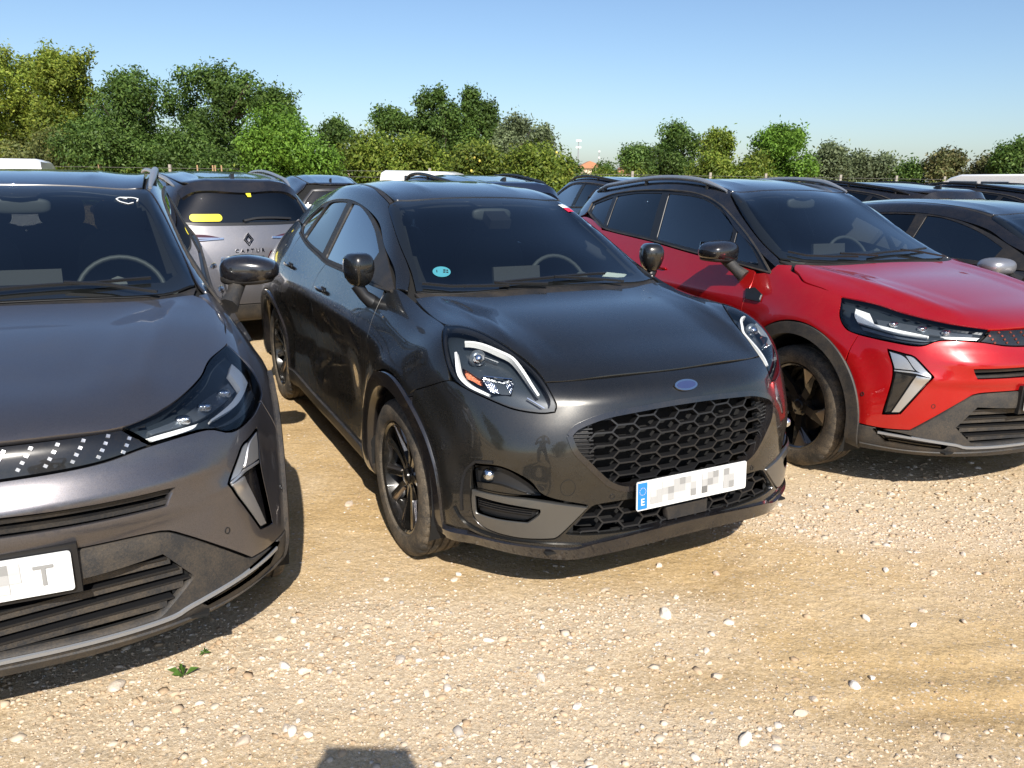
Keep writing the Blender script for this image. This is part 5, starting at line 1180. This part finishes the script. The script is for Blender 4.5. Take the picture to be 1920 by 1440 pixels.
# ---------------- vegetation ----------------
GL = {}
def leafmat(name, c0, c1, c2, tr=.35): GL[name] = island_mat('leaves_'+name, [(0, c0), (.5, c1), (1, c2)], .55, tr, var=.45); return GL[name]
leafmat('dark', (.042, .085, .016), (.080, .145, .028), (.15, .23, .05))
leafmat('olive', (.09, .115, .035), (.15, .175, .055), (.25, .25, .07))
leafmat('yellow', (.10, .155, .022), (.20, .26, .035), (.33, .37, .06))
leafmat('bright', (.065, .14, .015), (.12, .23, .025), (.20, .34, .05))
leafmat('citrus', (.065, .11, .012), (.14, .20, .024), (.27, .31, .05))
leafmat('grey', (.09, .12, .06), (.15, .19, .09), (.23, .27, .14))
leafmat('brown', (.085, .095, .035), (.14, .16, .055), (.24, .20, .09))
BARK = mat('bark', (.10, .075, .055), .9, bump=.6, bscale=12)
def crown_pts(blobs, n):
    w = np.array([b[3]**1.7 for b in blobs]); w /= w.sum(); ch = rng.choice(len(blobs), n, p=w); B = np.array(blobs)[ch]
    d = rng.normal(size=(n, 3)); d /= np.linalg.norm(d, axis=1)[:, None]; r = rng.random(n)**.33
    r = .55+.5*r*rng.uniform(.85, 1.08, n)
    return B[:, :3]+d*(B[:, 3]*r)[:, None]*np.array((1, 1, .9)), d
def crown_mesh(blobs, n, ls, m):
    C, d = crown_pts(blobs, n)
    # group the leaves in tufts so that light and dark clumps and gaps form
    nt_ = max(8, n//14); T, dt = crown_pts(blobs, nt_); k = rng.integers(0, nt_, n); C = T[k]+rng.normal(size=(n, 3))*ls*1.7
    d = dt[k]+rng.normal(size=(n, 3))*.6+np.array((0, 0, .35)); d /= np.linalg.norm(d, axis=1)[:, None]
    a = np.cross(d, rng.normal(size=(n, 3))); a /= np.linalg.norm(a, axis=1)[:, None]; b = np.cross(d, a)
    s = ls*rng.uniform(.6, 1.25, (n, 1)); V = np.stack([C-a*s, C-b*s*.45-d*s*.12, C+a*s, C+b*s*.45+d*s*.1], 1)
    return fastmesh('crown', V.reshape(-1, 3), np.arange(n*4).reshape(-1, 4), m)
def blobs_for(kind, h, w, r):
    """crown blobs for a tree of height h and width w standing at the origin"""
    B = []; n = 36 if kind != 'poplar' else 16
    for i in range(n):
        if kind == 'poplar': z = (.10+.86*(i+r.random()*.6)/n)*h; q = w*.5*math.sin(math.pi*min(1, (1.05-z/h)*1.3+.15))*.5; a = r.uniform(0, 6.28); B.append((q*math.cos(a)*.6, q*math.sin(a)*.6, z, w*r.uniform(.18, .30)))
        elif kind == 'pine': z = h*r.uniform(.55, .86); f = math.sqrt(max(0, 1-((z/h-.58)/.40)**2)); a = r.uniform(0, 6.28); q = w*.36*f*r.uniform(.3, 1); B.append((q*math.cos(a), q*math.sin(a), z, w*.18))
        elif kind == 'bush': z = h*r.uniform(.08, .86); f = math.sqrt(max(.05, 1-(z/h)**2)); a = r.uniform(0, 6.28); q = w*.40*f*r.uniform(.2, 1); B.append((q*math.cos(a), q*math.sin(a), z, w*r.uniform(.12, .20)))
        else:
            z = h*r.uniform(.12, .90); f = .95*math.sin(math.pi*min(1, max(.10, 1.06-z/h)))**.5; a = r.uniform(0, 6.28); q = w*.38*f*r.uniform(.2, 1); B.append((q*math.cos(a), q*math.sin(a), z, w*r.uniform(.09, .17)))
    if kind == 'tree':
        for i in range(5): a = r.uniform(0, 6.28); q = w*.25*r.random(); B.append((q*math.cos(a), q*math.sin(a), h*r.uniform(.85, .95), w*r.uniform(.05, .09)))
        for i in range(9):
            a = r.uniform(0, 6.28); q = w*.36*r.random(); z0 = h*(.93-.30*(q/(w*.4))**2); lx = r.uniform(-.12, .12)*h
            for k in range(4): B.append((q*math.cos(a)+lx*k/4, q*math.sin(a), z0+h*.033*k, w*(.040-.007*k)))
    return B
def trunk_mesh(h, w, kind, r):
    b = MB(); tr = max(.05, h*.022); top = h*(.75 if kind != 'bush' else .5); pts = [(0, 0, -.1)]; x = y = 0
    for k in range(1, 6): x += r.uniform(-.04, .04)*h; y += r.uniform(-.04, .04)*h*.5; pts.append((x, y, top*k/5))
    b.tube(pts, [tr*(1-.15*k) for k in range(6)], 8)
    for k in range(7):
        i = r.randint(1, 4); p = Vector(pts[i]); a = r.uniform(0, 6.28); e = p+Vector((math.cos(a)*w*.36, math.sin(a)*w*.36, h*r.uniform(.12, .30))); m_ = (p+e)/2+Vector((0, 0, -.03*h))
        b.tube([p, m_, e], [tr*.5, tr*.33, tr*.12], 6)
    return b
XF = 1489.; HZ = lambda px: 327.8+.0145*(px-960)
LAB = {}
def tree(px, top, wpx, D, kind, leaf, label, n=9000, ls=.12, group='trees and hedge beyond the fence', cat='tree'):
    n = int(n*2.1); r = random.Random(int(px*7+top)); x = (px-960)/XF*D; h = (CAM_H+(HZ(px)-top)*D/1543)*(.94 if kind == 'tree' else 1); w = wpx/XF*D
    t = empty('tree' if kind not in ('bush',) else 'bush', (x, D, 0)); tag(t, label, cat, group)
    b = trunk_mesh(h, w, kind, r).build('trunk', BARK, t)
    blobs = blobs_for(kind, h, w, r); c = bpy.data.objects.new('crown', crown_mesh(blobs, n, ls, GL[leaf])); COL.objects.link(c); c.parent = t
    return t, h, w, blobs
TR = [
 (20, 92, 260, 41, 'tree', 'yellow', 'tall yellow green tree at the left edge of the row', 17000),
 (135, 84, 190, 40, 'tree', 'yellow', 'tall yellow green tree with a pointed top, second from the left edge', 15000),
 (75, 250, 230, 37, 'bush', 'olive', 'low olive brown scrub under the yellow green trees', 7000),
 (255, 128, 240, 38, 'tree', 'dark', 'broad dark green tree right of the yellow green ones', 17000),
 (200, 215, 220, 36, 'bush', 'dark', 'rounded dark green bush bulging before the broad dark tree', 10000),
 (410, 118, 220, 40, 'tree', 'dark', 'dark green tree above the silver grey car with twiggy upright shoots', 17000),
 (520, 150, 130, 42, 'tree', 'dark', 'dark green tree with a loose shoot leaning right above the bright bush', 8000),
 (340, 235, 200, 36.5, 'bush', 'dark', 'dark green undergrowth above the roof of the silver grey car', 8000),
 (530, 203, 215, 33, 'bush', 'bright', 'bright green rounded bush, the most vivid one in the row', 14000),
 (628, 213, 95, 44, 'tree', 'dark', 'dark green tree behind the right side of the bright green bush', 6000),
 (695, 240, 150, 36, 'bush', 'citrus', 'yellowish green citrus bush behind the white van, on its left', 9000),
 (770, 250, 150, 35, 'bush', 'citrus', 'yellowish green citrus bush directly behind the white van', 9000),
 (725, 196, 130, 46, 'tree', 'dark', 'rounded mid green tree rising left of the tall dark one', 9000),
 (815, 160, 130, 46, 'tree', 'dark', 'tall dark green tree, the highest in the centre', 13000),
 (880, 168, 42, 46, 'poplar', 'dark', 'slim upright dark green tree standing alone against the sky', 6000),
 (914, 190, 56, 47, 'poplar', 'dark', 'short pointed dark tree just right of the slim one', 5000),
 (960, 214, 120, 45, 'tree', 'grey', 'airy grey green tree with bare twigs right of centre', 7000),
 (1010, 232, 80, 43, 'tree', 'grey', 'thin grey green tree beside the gap in the row', 4500),
 (900, 262, 150, 33, 'bush', 'citrus', 'lemon tree with yellow fruit behind the middle of the white van', 10000),
 (1000, 272, 170, 32, 'bush', 'citrus', 'lemon tree with yellow fruit right of the white van', 11000),
 (1062, 298, 70, 40, 'bush', 'dark', 'dark green bush ending the row before the gap', 4000),
 (1040, 325, 60, 30, 'bush', 'citrus', 'small yellow green bush low beside the concrete post', 3000),
 (1128, 306, 60, 70, 'bush', 'dark', 'low green bush in the gap with the houses', 3000),
 (1186, 275, 74, 75, 'pine', 'dark', 'umbrella shaped dark pine right of the gap', 6000),
 (1258, 226, 100, 52, 'tree', 'dark', 'dark green tree with an open feathery crown above the red car', 9000),
 (1335, 240, 80, 42, 'tree', 'citrus', 'green tree with a narrow top between the feathery and the wide one', 7000),
 (1330, 290, 110, 38, 'bush', 'citrus', 'low green bush behind the roof of the red car', 5000),
 (1400, 275, 110, 38, 'bush', 'citrus', 'yellow green bush left of the wide bright tree', 6000),
 (1455, 234, 150, 41, 'tree', 'bright', 'wide bright green tree with a tuft on top above the red car', 13000),
 (1545, 268, 90, 42, 'tree', 'grey', 'grey green tree with wispy tops right of the bright one', 6000),
 (1600, 285, 90, 43, 'tree', 'grey', 'paler grey green tree with hanging leaves', 5500),
 (1645, 288, 80, 43, 'tree', 'grey', 'pale olive tree right of the hanging leaved one', 5000),
 (1700, 298, 70, 42, 'bush', 'dark', 'dark green shrub between the pale olive and the brown tree', 4000),
 (1765, 278, 95, 41, 'tree', 'brown', 'brownish green tree with dry tips above the black cars', 6500),
 (1840, 290, 85, 40, 'tree', 'brown', 'rust tinged shrubby tree near the right edge', 5000),
 (1895, 257, 110, 38, 'tree', 'dark', 'full mid green tree at the right edge', 9000),
]
FRU = mat('fruit_yellow', (.62, .50, .10), .6)
for px, top, wpx, D, kind, leaf, lab, n in TR:
    t, h, w, blobs = tree(px, top, wpx, D, kind, leaf, lab, n, ls=.065*D/40+.028)
    if 'lemon' in lab:
        for k in range(22):
            b = random.choice(blobs); a = random.uniform(0, 6.28); p = Vector((b[0]+b[3]*math.cos(a), b[1]-abs(b[3]*math.sin(a))*1.0, b[2]+random.uniform(-.5, .5)*b[3]))
            f = bpy.data.objects.new('fruit', FM) if k or 'FM' in globals() else None
            if f is None: f = blob('fruit', (0, 0, 0), (.055, .05, .06), FRU, t, 1, (8, 6)); FM = f.data
            else: COL.objects.link(f); f.parent = t
            f.location = p
# low hedge mass along the fence
D = 35.; hb = []
r_ = random.Random(3)
for px in range(-140, 1120, 24): hb.append(((px-960)/XF*D, D+r_.uniform(-.3, .8), r_.uniform(.4, 1.1), r_.uniform(.55, .8)))
for px in range(1230, 2080, 24): hb.append(((px-960)/XF*D, D+1+r_.uniform(-.3, .8), r_.uniform(.3, .9), r_.uniform(.5, .75)))
ho = bpy.data.objects.new('undergrowth', crown_mesh(hb, 30000, .085, GL['citrus'])); COL.objects.link(ho); tag(ho, 'tangled low green undergrowth along the wire fence behind the parked cars', 'undergrowth', kind='stuff')
hb = [((px-960)/XF*60, 60+r_.uniform(-2, 2), r_.uniform(.3, 1.2), r_.uniform(.9, 1.4)) for px in range(1040, 1320, 16)]
ho = bpy.data.objects.new('far_shrubs', crown_mesh(hb, 9000, .13, GL['citrus'])); COL.objects.link(ho); tag(ho, 'low line of shrubs in the gap before the distant houses', 'shrubs', kind='stuff')
# trees behind the photographer, mirrored in glass and paint
for k, (x, y, h, w) in enumerate(((-14, -16, 6, 7), (-24, -9, 7, 8), (-22, 4, 5.5, 7), (-26, 14, 6.5, 8), (5, -26, 6, 8), (16, -20, 5, 7))):
    r = random.Random(k); t = empty('tree', (x, y, 0)); tag(t, 'green tree standing outside the picture behind the photographer', 'tree', 'trees behind the photographer')
    trunk_mesh(h, w, 'tree', r).build('trunk', BARK, t); c = bpy.data.objects.new('crown', crown_mesh(blobs_for('tree', h, w, r), 4500, .2, GL['dark'])); COL.objects.link(c); c.parent = t
# fence: concrete posts and wires
CONC = mat('concrete', (.33, .30, .26), .9, bump=.4, bscale=30); WIRE = mat('wire', (.20, .19, .18), .6, .4)
fe = empty('wire_fence', (0, 33.5, 0)); tag(fe, 'wire fence on concrete posts along the back of the dirt lot', 'fence')
PX = [(-60, 33.5), (313, 33.5), (592, 33.5), (800, 33.5), (1012, 33.5), (1180, 34), (1326, 35), (1430, 36), (1570, 37), (1675, 38), (1765, 38.5), (1990, 39)]
pp = []
for px, D in PX:
    x = (px-960)/XF*D; m = MB(); m.box((x, D-33.5, .95), (.10, .10, 1.70)); m.build('fence_post', CONC, fe); pp.append(Vector((x, D-33.5, 0)))
for z in (.5, .8, 1.1, 1.4, 1.65):
    m = MB(); m.tube([p+Vector((0, -.07, z)) for p in pp], .007, 4); m.build('wire', WIRE, fe)
WOOD = mat('stake_wood', (.42, .27, .15), .85)
for px in (180, 365, 392, 398, 411):
    D = 34.5; x = (px-960)/XF*D; m = MB(); m.tube([(x, D, 0), (x+random.uniform(-.05, .05), D, 1.8)], .032, 8); o = m.build('wooden_stake', WOOD)
    tag(o, 'leaning wooden stake under the dark trees', 'stake', 'wooden stakes by the fence')
# distant houses, masts, hills
ROOF = mat('roof_tiles', (.42, .20, .11), .85, bump=.3); WALLM = mat('house_wall', (.62, .50, .38), .9)
for (px, D, w, h, lab) in ((1102, 150, 5.5, 3.0, 'low house with an orange tiled roof showing in the gap between the trees'), (1163, 150, 2.6, 2.2, 'small roof edge of a second orange house beside the pine')):
    x = (px-960)/XF*D; hr = empty('house', (x, D, 0)); tag(hr, lab, 'house'); m = MB(); m.box((0, 0, h/2), (w, 6, h)); m.build('wall', WALLM, hr)
    m = MB(); m.add([(-w/2-.3, -3.4, h), (w/2+.3, -3.4, h), (w/2+.3, 3.4, h), (-w/2-.3, 3.4, h), (-w*.1, -3.4, h+1.25), (-w*.1, 3.4, h+1.25)], [[0, 1, 4], [3, 5, 2], [0, 4, 5, 3], [1, 2, 5, 4], [0, 3, 2, 1]]); m.build('roof', ROOF, hr)
    for wx in (-w*.25, w*.2):
        m = MB(); m.box((wx, -3.02, h*.55), (.9, .08, 1.1)); m.build('window', DARK, hr)
MST = mat('mast_metal', (.35, .36, .38), .5, .6)
for (px, top, D, lab) in ((1077, 262, 140, 'floodlight mast with lamps in the gap'), (1116, 282, 150, 'thin pale pole right of the floodlight mast'), (1189, 285, 120, 'street lamp pole before the umbrella pine')):
    x = (px-960)/XF*D; h = CAM_H+(HZ(px)-top)*D/1543; m_ = empty('light_mast', (x, D, 0)); tag(m_, lab, 'mast')
    m = MB(); m.tube([(0, 0, 0), (0, 0, h)], [.11, .06], 8); m.build('pole', MST, m_)
    for dz in (.2, 1.3): m = MB(); m.box((0, -.15, h-dz), (.9 if '1077' in str(px) else .3, .25, .28)); m.build('lamp_head', PAINT_WHT, m_)
hx = np.linspace(-900, 900, 80); HV = [(a, 1300, -1) for a in hx]+[(a, 1330, 8+14*max(0, math.sin(a*.006+1.2))+4*math.sin(a*.03)) for a in hx]+[(a, 1400, -1) for a in hx]
meshob('hills', HV, [[i+k*80, i+1+k*80, i+1+(k+1)*80, i+(k+1)*80] for k in (0, 1) for i in range(79)], mat('far_hill', (.16, .20, .22), 1), smooth=True)['kind'] = 'structure'
# ---------------- the white van and the photographer ----------------
def van(label, x, y, th):
    t = empty('white_van', (x, y, 0), th); tag(t, label, 'van', 'white vehicles in the back row')
    prof = [(.55, .35), (.62, .75), (.45, .98), (-.25, 1.12), (-.95, 1.66), (-1.25, 1.74), (-3.35, 1.76), (-3.5, 1.68), (-3.62, .9), (-3.6, .35)]
    V = []; n = len(prof)
    ys = [(-.86, 0), (-.80, 1), (.80, 1), (.86, 0)]
    for yy, top in ys:
        for px, pz in prof: V.append((px, yy*(1-.10*max(0, pz-1.0)/.75*(1)), pz-(0 if top else .04*(pz > 1.5))))
    F = [[k*n+i, k*n+(i+1) % n, (k+1)*n+(i+1) % n, (k+1)*n+i] for k in range(3) for i in range(n)]+[list(range(n))[::-1], [3*n+i for i in range(n)]]
    b = meshob('body', V, F, PAINT_WHT, t, True); b.data.set_sharp_from_angle(angle=R(40))
    for s in (1, -1):
        for (x0, x1, x2, x3, nm) in ((-1.05, -1.0, -1.75, -1.75, 'front_side_window'), (-1.85, -1.85, -2.55, -2.55, 'sliding_door_window')):
            m = MB(); yb, yt = .868, .81
            m.add([(x0+.35 if nm[0] == 'f' else x0, s*yb*.985, 1.10), (x2, s*yb*.985, 1.10), (x3, s*yt, 1.58), (x1, s*yt, 1.58)], [[0, 1, 2, 3]]); m.build(nm, GPRIV if False else PAINT_BLK, t)
        m = MB(); m.box((-.55, s*1.0, 1.12), (.10, .20, .22)); m.build('door_mirror', PLASC, t)
    m = MB(); m.add([(-.27, -.70, 1.16), (-.27, .70, 1.16), (-.93, .64, 1.64), (-.93, -.64, 1.64)], [[0, 1, 2, 3]]); m.build('windscreen', PAINT_BLK, t)
    for wx in (0, -2.75):
        for s in (1, -1): wheel(t, wx, s, .32, 'twin', .76)
    return t
# photographer holding the phone at the camera
SKIN = mat('skin', (.55, .33, .24), .5); SHIRT = mat('shirt', (.12, .16, .22), .9); JEAN = mat('jeans', (.05, .07, .12), .9); HAIR = mat('hair', (.03, .02, .015), .8); PHONE = mat('phone_black', (.01, .01, .01), .2)
def skin_body(name, verts, edges, radii, m, parent, lv=2):
    me = bpy.data.meshes.new(name); me.from_pydata(verts, edges, []); o = bpy.data.objects.new(name, me); COL.objects.link(o)
    md = o.modifiers.new('skin', 'SKIN'); md.use_smooth_shade = True
    for i, r in enumerate(radii): me.skin_vertices[0].data[i].radius = (r, r)
    me.skin_vertices[0].data[0].use_root = True
    sb = o.modifiers.new('sub', 'SUBSURF'); sb.levels = lv; sb.render_levels = lv
    ev = o.evaluated_get(bpy.context.evaluated_depsgraph_get()); m2 = bpy.data.meshes.new_from_object(ev); bpy.data.objects.remove(o)
    o = bpy.data.objects.new(name, m2); COL.objects.link(o); m2.materials.clear(); m2.materials.append(m); o.parent = parent; return o
pr = empty('person', (.0, -.46, 0)); tag(pr, 'photographer standing behind the camera, seen only by the shadow on the ground', 'person')
H0 = .46
bv = [(0, 0, .98), (0, 0, 1.12), (0, .01, 1.28), (0, .02, 1.40), (0, .03, 1.50), (0, .06, 1.60), (0, .08, 1.68)]
be = [(0, 1), (1, 2), (2, 3), (3, 4), (4, 5), (5, 6)]; br = [.14, .125, .135, .12, .055, .075, .085]
for s in (1, -1):
    i = len(bv); bv += [(s*.10, 0, .90), (s*.12, .01, .50), (s*.13, -.02, .09), (s*.13, .10, .04)]; br += [.10, .065, .045, .04]; be += [(0, i), (i, i+1), (i+1, i+2), (i+2, i+3)]
    i = len(bv); bv += [(s*.19, .02, 1.40), (s*.27, .10, 1.22), (s*.20, .30, 1.42), (s*.135, .415, 1.535)]; br += [.06, .046, .034, .026]; be += [(3, i), (i, i+1), (i+1, i+2), (i+2, i+3)]
body = skin_body('body', bv, be, br, SHIRT, pr)
blob('hair', (0, .045, 1.71), (.088, .10, .09), HAIR, pr, .9)
for s in (1, -1): 
    hv = [(s*.135, .415, 1.525), (s*.125, .435, 1.550)]; he = [(0, 1)]; hr = [.028, .029]
    for k, l in enumerate((.040, .046, .043, .034)):
        i = len(hv); z = 1.512+k*.021; hv += [(s*.098, .452, z), (s*(.098-l*.6), .464, z+.003), (s*(.098-l), .462, z+.004)]; hr += [.0085, .0075, .0065]; he += [(1, i), (i, i+1), (i+1, i+2)]
    i = len(hv); hv += [(s*.100, .425, 1.54), (s*.080, .428, 1.548)]; hr += [.010, .008]; he += [(1, i), (i, i+1)]
    skin_body('hand', hv, he, hr, SKIN, pr, 1)
m = MB(); m.box((0, H0-.016, CAM_H-.014), (.24, .010, .080)); ph = m.build('phone', PHONE); ph.location = (0, -H0, 0); tag(ph, 'wide phone held level in both hands by the photographer', 'phone')
POSE = {'puma': (0.30007548, 3.4148456, -1.09531956), 'left': (-1.74768668, 2.50026755, -1.14329901), 'red': (2.38554647, 4.4694848, -1.18451572)}
def put(o, x, y, th, label, cat='car', group='cars parked in rows on the dirt', sc=None):
    o.location = (x, y, 0); o.rotation_euler = (0, 0, th)
    if sc: o.scale = sc
    return tag(o, label, cat, group)
SAT = mat('satin_mirror_grey', (.35, .35, .37), .35, .7)
hat, S_H = hatch(PAINT_DG)
put(hat, *POSE['puma'], 'dark grey crossover hatchback with teardrop headlights and honeycomb grille, parked in the middle')
red, S_C = cross('parked_car', PAINT_RED, PAINT_BLK)
put(red, *POSE['red'], 'bright red crossover with black roof and silver chevron lamps')
grey = copy_tree(red, swap={'paint_red': PAINT_GM, 'chip_copper': SILV})
put(grey, *POSE['left'], 'mauve grey crossover at the left edge, front cut off by the frame')
sil = copy_tree(red, swap={'paint_red': PAINT_SIL})
put(sil, -4.22, 9.88, R(122), 'silver grey crossover seen from behind with a yellow sticker on its rear window')
def only(root, names):
    for ch in list(root.children):
        if ch.name.split('.')[0] in names:
            for g in list(ch.children): bpy.data.objects.remove(g)
            bpy.data.objects.remove(ch)
only(red, ('lettering',)); only(grey, ('lettering',))
for ch in list(grey.children):
    if ch.name.startswith('licence_plate'):
        for g_ in list(ch.children):
            if g_.name.startswith('blurred') and max(v.co.y for v in g_.data.vertices) > .15: bpy.data.objects.remove(g_)
        text_mesh('T', .078, frontal(.881, .558, R(-3)) @ Matrix.Translation((.195, -.0058, -.027)), PIX[2], ch, 'letter')
# sticker on the rear window of the silver car, chalk mark on the mauve one
pts = []
for k in range(13):
    a = math.pi/2+math.pi*k/12; pts.append((.33-.10+.034*math.cos(a), 1.175+.034*math.sin(a)))
for k in range(13):
    a = -math.pi/2+math.pi*k/12; pts.append((.33+.10+.034*math.cos(a), 1.175+.034*math.sin(a)))
S_C.panel('yellow_sticker', REAR, pts, YEL, sil, uv=True, off=.006, fl=.004, mir=False, sm=False, grid=.02)
m = MB(); p, n = S_C.at(REAR, -.05, 1.375); m.prism([(-.03, .02), (.02, .02), (.02, -.03), (-.01, -.03)], .002, Matrix.Translation(p+n*.006) @ Matrix.Rotation(-math.pi/2, 4, 'Z') @ Matrix.Rotation(math.pi/2-R(30), 4, 'X')).build('yellow_tag', YEL, sil)
S_C.strip('chalk_mark', TOP, [[(-1.055,.43),(-1.065,.40),(-1.045,.385),(-1.02,.40),(-1.005,.435),(-1.02,.455)], [(-1.065,.40),(-1.07,.45),(-1.055,.475),(-1.03,.47)]], .006, .0005, .0015, PLW, grey, mir=False, uv=True)
# cars of the back rows
blk = copy_tree(hat, swap={'paint_dark_grey': PAINT_BLK}); put(blk, 4.475, 5.115, -1.185, 'black low hatchback with a satin mirror at the right edge behind the red car', sc=(1, 1, .93))
only(blk, ('door_mirror', 'eco_sticker', 'paper_slip', 'red_sticker', 'glass_sticker'))
for s_, (mx, my, mz) in ((-1, (-.66, -.93, 1.02)), (1, (-.66, .93, 1.02))):
    o = blob('door_mirror', (mx, my, mz+.06), (.10, .125, .065), SAT, blk, .75); m = MB(); m.tube([(-.55, s_*.80, .99), (mx, my-s_*.08, mz+.02)], [.04, .03], 8); m.build('mirror_stalk', PLASC, o)
# the far mirror of the red car is folded in
for ch in red.children:
    if ch.name.startswith('door_mirror') and ch.data.vertices[0].co.y > 0:
        ch.location = (-.10, -.09, -.05)
def back(src, x, y, th, label, paint, name, sc=None, rails=False):
    o = copy_tree(src, swap={'paint_red': paint, 'paint_dark_grey': paint, 'paint_gloss_black': paint, 'rail_grey': PLASC}); put(o, x, y, R(th), label, sc=sc)
    only(o, ('eco_sticker', 'paper_slip', 'red_sticker', 'glass_sticker', 'lettering')); return o
back(red, -1.35, 11.1, 114, 'dark blue car roof with an aerial showing behind the dark grey car', PAINT_NAVY, 'n')
back(hat, -4.2, 15.6, 114, 'dark car with a pale window edge between the silver car and the white van', PAINT_BLK, 'm')
k = back(red, .9, 13.6, 112, 'black car with raised roof rails left of the red car roof', PAINT_BLK, 'o', sc=(1, 1, 1.0))
back(red, 3.96, 12.33, 112, 'black car with thick roof rails behind the windscreen of the red car', PAINT_BLK, 'p', sc=(1, 1, .985))
back(red, 6.09, 13.2, 112, 'black car with roof rails above the black hatchback at right', PAINT_BLK, 'q', sc=(1, 1, .985))
van('white van seen from the side in front of the citrus bushes', -1.25, 28.0, R(-20)).scale = (1, 1, .95)
van('pale silver van roof showing above the mauve grey car at the left edge', -9.4, 14.8, R(116)).scale = (1, 1, .97)
van('white vehicle roof between the roof rails near the right edge', 11.2, 21.0, R(112))
